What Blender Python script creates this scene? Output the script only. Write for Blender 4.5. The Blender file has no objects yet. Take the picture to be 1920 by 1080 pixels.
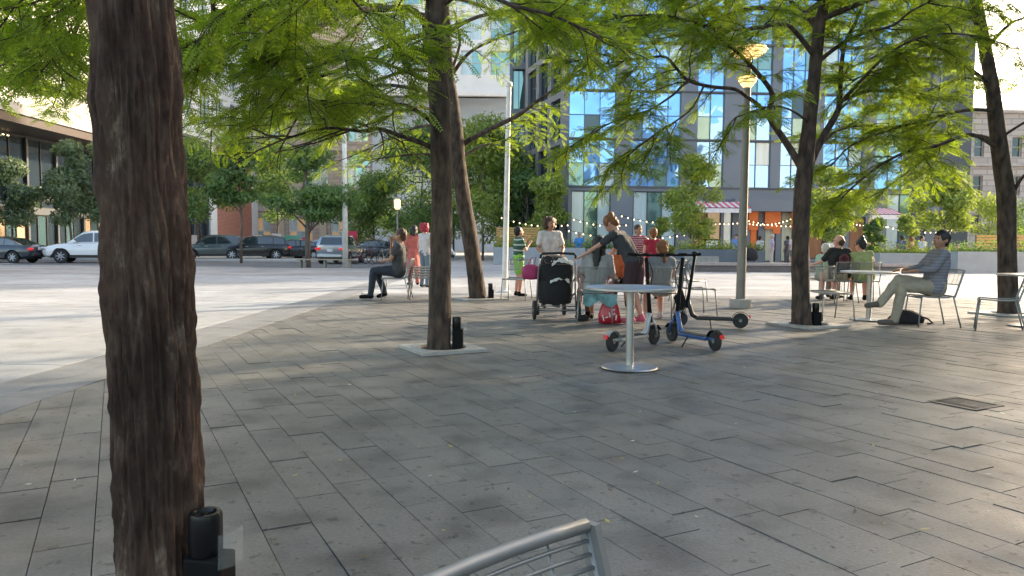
import bpy, bmesh, math, random
import numpy as np
from mathutils import Vector, Matrix, Euler, noise
R = math.radians
sc = bpy.context.scene
COL = sc.collection
# ---------------------------------------------------------------- camera
F = 1400.0
CAM = Vector((0, 0, 1.2))
cd = bpy.data.cameras.new('camera'); cam = bpy.data.objects.new('camera', cd); COL.objects.link(cam)
CR = (Matrix.Rotation(R(90 - 3.48), 3, 'X') @ Matrix.Rotation(R(0.42), 3, 'Z'))
cam.location = CAM; cam.rotation_euler = CR.to_euler()
cd.sensor_width = 36; cd.lens = 36 * F / 1920; cd.clip_start = .05; cd.clip_end = 900
sc.camera = cam
# ---------------------------------------------------------------- sky, sun, exposure
SUN_EL, SUN_AZ = 21.0, 37.0          # azimuth measured from +X towards +Y
w = bpy.data.worlds.new('World'); sc.world = w; w.use_nodes = True
nt = w.node_tree; bg = nt.nodes['Background']
sky = nt.nodes.new('ShaderNodeTexSky'); sky.sky_type = 'NISHITA'; sky.sun_disc = False
sky.sun_elevation = R(SUN_EL); sky.sun_rotation = R(90 - SUN_AZ); sky.air_density = 1.0; sky.dust_density = 2.2; sky.ozone_density = 1.0
tint = nt.nodes.new('ShaderNodeMix'); tint.data_type = 'RGBA'; tint.blend_type = 'MULTIPLY'; tint.inputs[0].default_value = 1; tint.inputs[7].default_value = (1.07, .985, .87, 1)   # camera white balance for open shade
nt.links.new(sky.outputs[0], tint.inputs[6]); nt.links.new(tint.outputs[2], bg.inputs[0]); bg.inputs[1].default_value = 0.15
sd = bpy.data.lights.new('sun', 'SUN'); sun = bpy.data.objects.new('sun', sd); COL.objects.link(sun)
sd.energy = 2.5; sd.angle = R(1.6); sd.color = (1, .84, .62)
sv = Vector((math.cos(R(SUN_EL)) * math.cos(R(SUN_AZ)), math.cos(R(SUN_EL)) * math.sin(R(SUN_AZ)), math.sin(R(SUN_EL))))
sun.rotation_euler = sv.to_track_quat('Z', 'Y').to_euler()
sc.view_settings.view_transform = 'Standard'; sc.view_settings.look = 'None'
sc.view_settings.exposure = 1.95; sc.view_settings.gamma = 1
sc.render.engine = 'CYCLES'
sc.cycles.max_bounces = 8; sc.cycles.transparent_max_bounces = 8

# ---------------------------------------------------------------- helpers
def ray(px, py): return CR @ Vector((px - 960, -(py - 540), -F))
def P(px, py, z=0.0):
    d = ray(px, py); t = (z - CAM.z) / d.z; return CAM + d * t
def Q(px, py, y):
    d = ray(px, py); return CAM + d * (y / d.y)
V = Vector
_m = {}
def mat(name, c, rough=.6, metal=0, var=.12, scale=6, bump=0, spec=.5, em=None, ems=0, c2=None, coat=0, alpha=1, trans=0, stretch=None, bscale=None):
    if name in _m: return _m[name]
    m = bpy.data.materials.new(name); m.use_nodes = True; n = m.node_tree.nodes; l = m.node_tree.links
    b = n['Principled BSDF']; b.inputs['Roughness'].default_value = rough; b.inputs['Metallic'].default_value = metal
    b.inputs['Specular IOR Level'].default_value = spec; b.inputs['Coat Weight'].default_value = coat
    b.inputs['Alpha'].default_value = alpha; b.inputs['Transmission Weight'].default_value = trans
    tc = n.new('ShaderNodeTexCoord'); mp = n.new('ShaderNodeMapping'); l.new(tc.outputs['Object'], mp.inputs[0])
    if stretch: mp.inputs['Scale'].default_value = stretch
    nz = n.new('ShaderNodeTexNoise'); nz.inputs['Scale'].default_value = scale; nz.inputs['Detail'].default_value = 6
    l.new(mp.outputs[0], nz.inputs['Vector'])
    r = n.new('ShaderNodeValToRGB'); r.color_ramp.elements[0].position = .3; r.color_ramp.elements[1].position = .7
    a = c if c2 is None else c2
    r.color_ramp.elements[0].color = tuple(x * (1 - var) for x in (c if c2 is None else c)) + (1,)
    r.color_ramp.elements[1].color = tuple(min(1, x * (1 + var)) for x in a) + (1,)
    l.new(nz.outputs[0], r.inputs[0]); l.new(r.outputs[0], b.inputs['Base Color'])
    if bump:
        bp = n.new('ShaderNodeBump'); bp.inputs['Strength'].default_value = bump; bp.inputs['Distance'].default_value = .02
        nb = nz
        if bscale:
            nb = n.new('ShaderNodeTexNoise'); nb.inputs['Scale'].default_value = bscale; nb.inputs['Detail'].default_value = 5; l.new(mp.outputs[0], nb.inputs['Vector'])
        l.new(nb.outputs[0], bp.inputs['Height']); l.new(bp.outputs[0], b.inputs['Normal'])
    if em: b.inputs['Emission Color'].default_value = em + (1,); b.inputs['Emission Strength'].default_value = ems
    _m[name] = m; return m

def tag(o, label=None, cat=None, group=None, kind=None):
    if label: o['label'] = label
    if cat: o['category'] = cat
    if group: o['group'] = group
    if kind: o['kind'] = kind
    return o
def thing(name, label, cat, loc=(0, 0, 0), rz=0, group=None):
    o = bpy.data.objects.new(name, None); COL.objects.link(o); o.location = loc; o.rotation_euler = (0, 0, rz)
    o.empty_display_size = .1
    return tag(o, label, cat, group)
class MB:
    def __init__(s): s.v = []; s.f = []; s.mi = []
    def add(s, vs, fs, m=0, M=None):
        k = len(s.v)
        s.v += [tuple(M @ V(v)) if M else tuple(v) for v in vs]
        s.f += [tuple(i + k for i in f) for f in fs]; s.mi += [m] * len(fs); return s
    def quad(s, a, b, c, d, m=0): return s.add([a, b, c, d], [(0, 1, 2, 3)], m)
    def box(s, c, d, rz=0, M=None, m=0, bev=0):
        x, y, z = d[0] / 2, d[1] / 2, d[2] / 2
        T = Matrix.Translation(c) @ Matrix.Rotation(rz, 4, 'Z')
        if M: T = T @ M
        if bev:
            bm = bmesh.new(); bmesh.ops.create_cube(bm, size=1, matrix=Matrix.Diagonal((d[0], d[1], d[2], 1)))
            bmesh.ops.bevel(bm, geom=bm.edges[:], offset=bev, segments=2, affect='EDGES', profile=.6)
            bm.verts.index_update()
            s.add([v.co[:] for v in bm.verts], [[v.index for v in f.verts] for f in bm.faces], m, T); bm.free(); return s
        vs = [(-x, -y, -z), (x, -y, -z), (x, y, -z), (-x, y, -z), (-x, -y, z), (x, -y, z), (x, y, z), (-x, y, z)]
        return s.add(vs, [(3, 2, 1, 0), (4, 5, 6, 7), (0, 1, 5, 4), (1, 2, 6, 5), (2, 3, 7, 6), (3, 0, 4, 7)], m, T)
    def tube(s, pts, r, n=8, m=0, cap=True):
        pts = [V(p) for p in pts]; N = len(pts)
        rs = r if isinstance(r, (list, tuple)) else [r] * N
        vs = []; up = V((0, 0, 1)); pa = None
        for i, p in enumerate(pts):
            t = (pts[min(i + 1, N - 1)] - pts[max(i - 1, 0)]).normalized()
            if pa is None:
                a = t.cross(up)
                if a.length < .1: a = t.cross(V((1, 0, 0)))
            else: a = pa - t * pa.dot(t)
            a.normalize(); pa = a; b = t.cross(a)
            for k in range(n):
                an = 2 * math.pi * k / n; vs.append(p + (a * math.cos(an) + b * math.sin(an)) * rs[i])
        fs = [(i * n + k, i * n + (k + 1) % n, (i + 1) * n + (k + 1) % n, (i + 1) * n + k) for i in range(N - 1) for k in range(n)]
        if cap: fs += [tuple(range(n))[::-1], tuple((N - 1) * n + k for k in range(n))]
        return s.add(vs, fs, m)
    def lathe(s, prof, c=(0, 0, 0), n=24, m=0, axis='Z'):
        vs = []; N = len(prof)
        for r, z in prof:
            for k in range(n):
                a = 2 * math.pi * k / n; p = (r * math.cos(a), r * math.sin(a), z)
                if axis == 'Y': p = (p[0], p[2], p[1])
                if axis == 'X': p = (p[2], p[0], p[1])
                vs.append((p[0] + c[0], p[1] + c[1], p[2] + c[2]))
        fs = [(i * n + k, i * n + (k + 1) % n, (i + 1) * n + (k + 1) % n, (i + 1) * n + k) for i in range(N - 1) for k in range(n)]
        fs += [tuple(range(n))[::-1], tuple((N - 1) * n + k for k in range(n))]
        return s.add(vs, fs, m)
    def ball(s, c, r, n=10, m=0):
        r = (r, r, r) if not isinstance(r, (tuple, list)) else r
        vs = [(c[0], c[1], c[2] - r[2])]; K = n // 2
        for i in range(1, K):
            a = -math.pi / 2 + math.pi * i / K
            for k in range(n):
                b = 2 * math.pi * k / n
                vs.append((c[0] + r[0] * math.cos(a) * math.cos(b), c[1] + r[1] * math.cos(a) * math.sin(b), c[2] + r[2] * math.sin(a)))
        vs.append((c[0], c[1], c[2] + r[2])); L = len(vs) - 1
        fs = [(0, 1 + (k + 1) % n, 1 + k) for k in range(n)]
        fs += [(1 + i * n + k, 1 + i * n + (k + 1) % n, 1 + (i + 1) * n + (k + 1) % n, 1 + (i + 1) * n + k) for i in range(K - 2) for k in range(n)]
        fs += [(L, 1 + (K - 2) * n + k, 1 + (K - 2) * n + (k + 1) % n) for k in range(n)]
        return s.add(vs, fs, m)
    def cap(s, a, b, ra, rb, n=12, m=0):      # tapered capsule
        a, b = V(a), V(b); d = b - a; L = d.length
        if L < 1e-5: return s.ball(a, max(ra, rb), n, m)
        q = d.to_track_quat('Z', 'Y').to_matrix(); pr = []
        for i in range(1, 4): t = -math.pi / 2 + i * math.pi / 8; pr.append((ra * math.cos(t), ra * math.sin(t)))
        pr.append((ra, 0)); pr.append((rb, L))
        for i in range(1, 4): t = i * math.pi / 8; pr.append((rb * math.cos(t), L + rb * math.sin(t)))
        k0 = len(s.v); s.lathe(pr, n=n, m=m)
        for i in range(k0, len(s.v)): s.v[i] = tuple(a + q @ V(s.v[i]))
        return s
    def build(s, name, m, parent=None, smooth=False, label=None, loc=None, auto=None):
        me = bpy.data.meshes.new(name); me.from_pydata(s.v, [], s.f)
        ms = m if isinstance(m, (list, tuple)) else [m]
        for x in ms: me.materials.append(x)
        if len(ms) > 1: me.polygons.foreach_set('material_index', s.mi)
        if smooth: me.polygons.foreach_set('use_smooth', [True] * len(me.polygons))
        me.update()
        if auto:
            bm = bmesh.new(); bm.from_mesh(me)
            for e in bm.edges: e.smooth = not (len(e.link_faces) == 2 and e.calc_face_angle(0) > R(auto))
            for f in bm.faces: f.smooth = True
            bm.to_mesh(me); bm.free()
        o = bpy.data.objects.new(name, me); COL.objects.link(o)
        if parent: o.parent = parent
        if loc: o.location = loc
        if label: o['label'] = label
        return o
def remesh(mb, name, m, parent, vox=.012, smooth=3):
    o = mb.build(name, m, parent)
    md = o.modifiers.new('r', 'REMESH'); md.mode = 'VOXEL'; md.voxel_size = vox; md.use_smooth_shade = True
    s = o.modifiers.new('s', 'SMOOTH'); s.iterations = smooth; s.factor = .5
    dg = bpy.context.evaluated_depsgraph_get(); me = bpy.data.meshes.new_from_object(o.evaluated_get(dg))
    me.polygons.foreach_set('use_smooth', [True] * len(me.polygons))
    o.modifiers.clear(); old = o.data; o.data = me; bpy.data.meshes.remove(old); me.name = name
    if not me.materials: me.materials.append(m)
    return o
def rumple(o, amp, f, seed=0):
    me = o.data; n = len(me.vertices); co = np.empty(n * 3); me.vertices.foreach_get('co', co); co = co.reshape(-1, 3); no = np.array([v.normal[:] for v in me.vertices])
    d = np.array([noise.noise(V((c[0] * f + seed, c[1] * f, c[2] * f * .6))) + .5 * (1 - abs(noise.noise(V((c[0] * f * 1.7, c[1] * f * 1.7 + seed, c[2] * f * .9))) * 2)) for c in co])
    co += no * (d * amp)[:, None]; me.vertices.foreach_set('co', co.ravel()); me.update(); return o
def copy_tree(o, parent=None):
    c = o.copy(); COL.objects.link(c); c.parent = parent
    for ch in list(o.children): copy_tree(ch, c)
    return c
def clone(o, loc, rz, label, sx=None):
    c = copy_tree(o); c.location = loc; c.rotation_euler = (0, 0, rz); c['label'] = label
    if sx: c.scale = sx
    return c
def fastmesh(name, verts, quads, m, parent=None, smooth=False):
    me = bpy.data.meshes.new(name); nv = len(verts); nf = len(quads)
    me.vertices.add(nv); me.vertices.foreach_set('co', np.asarray(verts, np.float32).ravel())
    me.loops.add(nf * 4); me.loops.foreach_set('vertex_index', np.asarray(quads, np.int32).ravel())
    me.polygons.add(nf); me.polygons.foreach_set('loop_start', np.arange(0, nf * 4, 4, dtype=np.int32))
    me.polygons.foreach_set('loop_total', np.full(nf, 4, np.int32))
    if smooth: me.polygons.foreach_set('use_smooth', [True] * nf)
    me.materials.append(m); me.update(calc_edges=True); me.validate()
    o = bpy.data.objects.new(name, me); COL.objects.link(o)
    if parent: o.parent = parent
    return o

# ---------------------------------------------------------------- ground
def island_mat(name, c, var, rough, stain=.5, bump=.35, tint=(1, 1, 1)):
    m = bpy.data.materials.new(name); m.use_nodes = True; n = m.node_tree.nodes; l = m.node_tree.links; b = n['Principled BSDF']
    g = n.new('ShaderNodeNewGeometry'); r = n.new('ShaderNodeValToRGB')
    r.color_ramp.elements[0].color = tuple(x * (1 - var) for x in c) + (1,); r.color_ramp.elements[1].color = tuple(x * (1 + var) * t for x, t in zip(c, tint)) + (1,)
    l.new(g.outputs['Random Per Island'], r.inputs[0])
    tc = n.new('ShaderNodeTexCoord')
    def nz(s, d=6):
        t = n.new('ShaderNodeTexNoise'); t.inputs['Scale'].default_value = s; t.inputs['Detail'].default_value = d; l.new(tc.outputs['Object'], t.inputs['Vector']); return t
    def ramp(src, a, bb, ca, cb):
        q = n.new('ShaderNodeValToRGB'); q.color_ramp.elements[0].position = a; q.color_ramp.elements[1].position = bb
        q.color_ramp.elements[0].color = (ca,) * 3 + (1,); q.color_ramp.elements[1].color = (cb,) * 3 + (1,); l.new(src.outputs[0], q.inputs[0]); return q
    def mul(a, bb):
        q = n.new('ShaderNodeMix'); q.data_type = 'RGBA'; q.blend_type = 'MULTIPLY'; q.inputs[0].default_value = 1
        l.new(a, q.inputs[6]); l.new(bb, q.inputs[7]); return q.outputs[2]
    big = ramp(nz(.45, 3), .35, .65, .8, 1.12); fine = ramp(nz(60, 4), .3, .7, .85, 1.15)
    st = ramp(nz(2.6, 9), .34, .50, 1 - stain, 1.0); sp = ramp(nz(15, 5), .335, .38, 1 - stain * 1.1, 1.0)
    o = mul(mul(mul(mul(r.outputs[0], big.outputs[0]), fine.outputs[0]), st.outputs[0]), sp.outputs[0])
    l.new(o, b.inputs['Base Color'])
    rr = ramp(nz(2.0, 5), .3, .7, rough - .1, rough + .12); l.new(rr.outputs[0], b.inputs['Roughness'])
    bp = n.new('ShaderNodeBump'); bp.inputs['Strength'].default_value = bump; bp.inputs['Distance'].default_value = .006
    l.new(nz(90, 5).outputs[0], bp.inputs['Height']); l.new(bp.outputs[0], b.inputs['Normal'])
    return m
m_asph = mat('asphalt', (.12, .12, .125), .85, var=.2, scale=2.5, bump=.3, bscale=120)
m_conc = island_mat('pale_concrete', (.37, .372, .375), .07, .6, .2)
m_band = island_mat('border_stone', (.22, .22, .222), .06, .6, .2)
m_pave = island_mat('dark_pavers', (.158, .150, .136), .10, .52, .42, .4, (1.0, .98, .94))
m_joint = mat('joint_sand', (.05, .048, .045), .9)
m_white = mat('white_marking', (.75, .75, .74), .6, var=.1, scale=20)
gm = MB(); gm.quad((-400, -60, -.2), (400, -60, -.2), (400, 600, -.2), (-400, 600, -.2)); tag(gm.build('ground', m_asph), kind='structure')

def clip(poly, a, b, c):                 # keep a*x+b*y<=c
    out = []
    for i in range(len(poly)):
        p, q = poly[i], poly[(i + 1) % len(poly)]; dp = a * p[0] + b * p[1] - c; dq = a * q[0] + b * q[1] - c
        if dp <= 0: out.append(p)
        if (dp < 0) != (dq < 0) and dp != dq:
            t = dp / (dp - dq); out.append((p[0] + t * (q[0] - p[0]), p[1] + t * (q[1] - p[1])))
    return out
def slabs(name, m, ang, wid, lmin, lmax, bounds, halfplanes, z, gap, seed, tilt=.0015, dz=.0025, th=.05):
    rnd = random.Random(seed); u = (math.sin(R(ang)), math.cos(R(ang))); v = (u[1], -u[0])
    mb = MB(); x0, x1, y0, y1 = bounds; cx, cy = (x0 + x1) / 2, (y0 + y1) / 2; rad = math.hypot(x1 - x0, y1 - y0) / 2 + 1
    k = -int(rad / wid)
    while k * wid < rad:
        s = -rad + rnd.random() * lmax
        while s < rad:
            L = rnd.uniform(lmin, lmax); g = gap * rnd.uniform(.5, 1.6) / 2
            p = [(s + g, k * wid + gap / 2), (s + L - g, k * wid + gap / 2), (s + L - g, (k + 1) * wid - gap / 2), (s + g, (k + 1) * wid - gap / 2)]
            W = [(cx + a * u[0] + b * v[0], cy + a * u[1] + b * v[1]) for a, b in p]
            for h in [(-1, 0, -x0), (1, 0, x1), (0, -1, -y0), (0, 1, y1)] + halfplanes:
                if W: W = clip(W, *h)
            s += L
            if len(W) < 3: continue
            big = rnd.random() < .12
            tx, ty, dd = rnd.gauss(0, tilt), rnd.gauss(0, tilt), rnd.gauss(0, dz) + (rnd.uniform(-1, 1) * dz * 1.6 if big else 0)
            mx = sum(a for a, b in W) / len(W); my = sum(b for a, b in W) / len(W)
            top = [(a, b, z + dd + tx * (a - mx) + ty * (b - my)) for a, b in W]; bot = [(a, b, z - th) for a, b in W]
            n = len(W); mb.add(top + bot, [tuple(range(n))[::-1]] + [(i, (i + 1) % n, n + (i + 1) % n, n + i) for i in range(n)])
        k += 1
    # make sure tops face up
    o = mb.build(name, m); me = o.data; bm = bmesh.new(); bm.from_mesh(me); bmesh.ops.recalc_face_normals(bm, faces=bm.faces[:])
    for f in bm.faces:
        if abs(f.normal.z) > .9 and f.normal.z < 0: f.normal_flip()
    bm.to_mesh(me); bm.free()
    return tag(o, kind='structure')
XP, XB, YF = -3.5, -4.25, 16.6
bed = MB(); bed.quad((-29, -2, -.045), (45, -2, -.045), (45, 33.3, -.045), (-29, 33.3, -.045)); bed.quad((-3.6, 33.3, -.045), (45, 33.3, -.045), (45, 38, -.045), (-3.6, 38, -.045)); bed.quad((-46, 25.3, -.045), (-29, 25.3, -.045), (-29, 33.3, -.045), (-46, 33.3, -.045)); tag(bed.build('paving_bed', m_joint), kind='structure')
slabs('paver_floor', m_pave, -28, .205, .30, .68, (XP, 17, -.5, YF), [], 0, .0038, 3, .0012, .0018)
slabs('stone_border_strip', m_band, 0, .74, 1.6, 2.4, (XB, XP - .01, -.5, 25.5), [], 0, .006, 5, .0004, .0006)
slabs('pale_concrete_plaza', m_conc, 3, 1.9, 2.2, 2.8, (-29, XB - .01, -.5, 25.5), [], 0, .012, 6, .0003, .0006)
slabs('plaza_far', m_conc, 24, 1.5, 1.5, 2.0, (XP, 44, YF + .75, 37), [], 0, .013, 7, .0004, .001)
slabs('blue_stone_strip', m_band, 90, .72, 1.2, 1.4, (XP, 26, YF + .01, YF + .73), [], 0, .008, 8, .0003, .0006)
slabs('side_plaza', m_conc, -28, 1.2, 1.2, 1.8, (17.01, 26, -.5, YF), [], 0, .008, 9, .0004, .001)
# kerb + road beyond, far pavement
slabs('beige_paving', island_mat('beige_concrete', (.33, .31, .295), .06, .7, .2), 3, 1.4, 1.6, 2.2, (-46, XP - .01, 25.51, 33.2), [], 0, .007, 16, .0003, .0006)
kb = MB(); kb.box((-25, 33.4, -.07), (43, .3, .14)); tag(kb.build('kerb', m_band), kind='structure')
rd = MB(); rd.quad((-90, 33.6, -.12), (-3.6, 33.6, -.12), (-3.6, 48, -.12), (-90, 48, -.12)); rd.quad((-90, -2, -.12), (-29.05, -2, -.12), (-29.05, 25.3, -.12), (-90, 25.3, -.12))
tag(rd.build('road', mat('road_asphalt', (.13, .132, .14), .8, var=.22, scale=.9, bump=.3, bscale=90)), kind='structure')
mk = MB()
for yy in (35.0, 37.2):
    mk.quad((-60, yy, -.116), (-13, yy, -.116), (-13, yy + .28, -.116), (-60, yy + .28, -.116))
for k in range(9):
    x = -38 + k * 1.25; mk.quad((x, 37.8, -.116), (x + .6, 37.8, -.116), (x + 1.4, 40.3, -.116), (x + .8, 40.3, -.116))
tag(mk.build('road_markings', m_white), kind='structure')
m_walk = mat('far_pavement_concrete', (.42, .41, .40), .75, var=.12, scale=1.5, bump=.2, bscale=50)
fw = MB(); fw.box((-40, 75.5, -.08), (72, 55, .14)); fw.box((20, 68.25, -.08), (47.8, 62.3, .14)); fw.box((60, 68.25, -.08), (32, 62.3, .14))
tag(fw.build('far_pavement', m_walk), kind='structure')
# litter and fallen leaves
rnd = random.Random(11); lf = MB()
for i in range(340):
    yy = 1.2 + 14 * rnd.random() ** 1.3; x = rnd.uniform(-3.3, .75 * yy); a = rnd.random() * 6.28; s = rnd.uniform(.008, .022)
    c, d = math.cos(a) * s, math.sin(a) * s
    lf.add([(x - c, yy - d, .009), (x + d * .4, yy - c * .4, .012), (x + c, yy + d, .014), (x - d * .4, yy + c * .4, .01)], [(0, 1, 2, 3)], rnd.choice((0, 0, 1, 2)))
tag(lf.build('fallen_leaves', [mat('dry_leaf', (.10, .07, .03), .7), mat('yellow_leaf', (.45, .36, .06), .6), mat('pale_litter', (.6, .58, .52), .7)]),
    'tiny dry leaves and litter scattered over the dark pavers', 'leaf litter', kind='stuff')
# drain grate
g = P(1810, 757); t = thing('drain_grate', 'small square dark metal drain grate sunk between the pavers', 'drain', (g.x, g.y, -.003), R(28))
mb = MB(); [mb.box((x, y, .004), (dx, dy, .01)) for x, y, dx, dy in ((0, -.17, .36, .03), (0, .17, .36, .03), (-.17, 0, .03, .31), (.17, 0, .03, .31))]
m_iron = mat('dark_iron', (.06, .06, .06), .55, .6); mb.build('frame', m_iron, t)
mb = MB(); [mb.box((-.135 + k * .03, 0, .002), (.012, .31, .008)) for k in range(10)]; mb.build('slat', m_iron, t)
# ---------------------------------------------------------------- trees
def leaf_mat(name, c, tr, var=.35, tf=.5):
    if name in _m: return _m[name]
    m = bpy.data.materials.new(name); m.use_nodes = True; n = m.node_tree.nodes; l = m.node_tree.links
    n.remove(n['Principled BSDF']); out = n['Material Output']
    g = n.new('ShaderNodeNewGeometry'); tc = n.new('ShaderNodeTexCoord'); nz = n.new('ShaderNodeTexNoise'); nz.inputs['Scale'].default_value = .9; nz.inputs['Detail'].default_value = 3
    l.new(tc.outputs['Object'], nz.inputs['Vector'])
    ad = n.new('ShaderNodeMath'); ad.operation = 'MULTIPLY_ADD'; ad.inputs[1].default_value = .5; l.new(g.outputs['Random Per Island'], ad.inputs[0])
    ml = n.new('ShaderNodeMath'); ml.operation = 'MULTIPLY'; ml.inputs[1].default_value = .5; l.new(nz.outputs[0], ml.inputs[0]); l.new(ml.outputs[0], ad.inputs[2])
    def rp(c):
        r = n.new('ShaderNodeValToRGB'); e = r.color_ramp.elements
        e[0].position = .15; e[1].position = .85
        e[0].color = (c[0] * (1 - var), c[1] * (1 - var * .9), c[2] * (1 - var * .5), 1); e[1].color = (min(1, c[0] * (1 + var * 1.5)), min(1, c[1] * (1 + var)), c[2], 1)
        l.new(ad.outputs[0], r.inputs[0]); return r
    d = n.new('ShaderNodeBsdfDiffuse'); l.new(rp(c).outputs[0], d.inputs[0])
    t = n.new('ShaderNodeBsdfTranslucent'); l.new(rp(tr).outputs[0], t.inputs[0])
    gl = n.new('ShaderNodeBsdfGlossy'); gl.inputs['Roughness'].default_value = .45; gl.inputs[0].default_value = (.6, .6, .6, 1)
    mx = n.new('ShaderNodeMixShader'); mx.inputs[0].default_value = tf; l.new(d.outputs[0], mx.inputs[1]); l.new(t.outputs[0], mx.inputs[2])
    m2 = n.new('ShaderNodeMixShader'); m2.inputs[0].default_value = .05; l.new(mx.outputs[0], m2.inputs[1]); l.new(gl.outputs[0], m2.inputs[2])
    l.new(m2.outputs[0], out.inputs[0]); _m[name] = m; return m
LOC = leaf_mat('locust_leaf', (.072, .135, .014), (.31, .46, .018), tf=.54)
DRK = leaf_mat('broad_leaf', (.085, .165, .055), (.2, .34, .07), tf=.4)
GRY = leaf_mat('grey_green_leaf', (.15, .22, .13), (.22, .32, .14), tf=.35)
LGT = leaf_mat('young_leaf', (.17, .25, .06), (.32, .43, .06), tf=.45)
BARK = mat('locust_bark', (.03, .018, .013), .9, var=.5, scale=14, bump=1.0, stretch=(1, 1, .35), c2=(.07, .047, .033))
BARK2 = mat('grey_bark', (.12, .09, .07), .9, var=.4, scale=8, bump=.8, stretch=(1, 1, .3))
def proto(np_, L, ll, lw):
    q = []
    for i in range(np_):
        s = L * (.12 + .88 * i / (np_ - 1)); t = math.sin(math.pi * (.2 + .7 * i / np_))
        for sg in (-1, 1):
            a = ll * t; x = s; dx = .35 * a
            q += [(x, 0, 0), (x + dx * .5 + lw * .6, sg * a * .5, .002), (x + dx, sg * a, -.1 * a), (x + dx * .5 - lw * .6, sg * a * .5, .002)]
    return np.array(q, np.float32)
FROND = proto(9, .175, .036, .0135)
def fronds(pos, dirs, rng, pr, scale=(.8, 1.25)):
    n = len(pos); d = dirs / (np.linalg.norm(dirs, axis=1, keepdims=True) + 1e-9)
    up = np.array([0, 0, 1.]) + rng.normal(0, .6, (n, 3)); s = np.cross(up, d); s /= np.linalg.norm(s, axis=1, keepdims=True) + 1e-9
    u = np.cross(d, s); sc_ = rng.uniform(*scale, (n, 1, 1))
    M = np.stack([d, s, u], 1); p = pr.copy()
    v = (p[None] * sc_) @ M + pos[:, None, :]
    v[:, :, 2] -= (p[None, :, 0] ** 2) * .9 * sc_[:, :, 0]
    return v.reshape(-1, 3)
def poly_at(pts, t):
    L = [0]; 
    for a, b in zip(pts[:-1], pts[1:]): L.append(L[-1] + float(np.linalg.norm(b - a)))
    s = t * L[-1]
    for i in range(len(pts) - 1):
        if s <= L[i + 1] + 1e-9:
            f = (s - L[i]) / max(1e-9, L[i + 1] - L[i]); return pts[i] * (1 - f) + pts[i + 1] * f, (pts[i + 1] - pts[i]) / (np.linalg.norm(pts[i + 1] - pts[i]) + 1e-9)
    return pts[-1], (pts[-1] - pts[-2])
def smooth_pts(pts, k=3):
    pts = [np.array(p, float) for p in pts]; out = []
    for i in range(len(pts) - 1):
        p0 = pts[max(0, i - 1)]; p1 = pts[i]; p2 = pts[i + 1]; p3 = pts[min(len(pts) - 1, i + 2)]
        for j in range(k):
            t = j / k; out.append(.5 * ((2 * p1) + (-p0 + p2) * t + (2 * p0 - 5 * p1 + 4 * p2 - p3) * t * t + (-p0 + 3 * p1 - 3 * p2 + p3) * t ** 3))
    out.append(pts[-1]); return out
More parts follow.
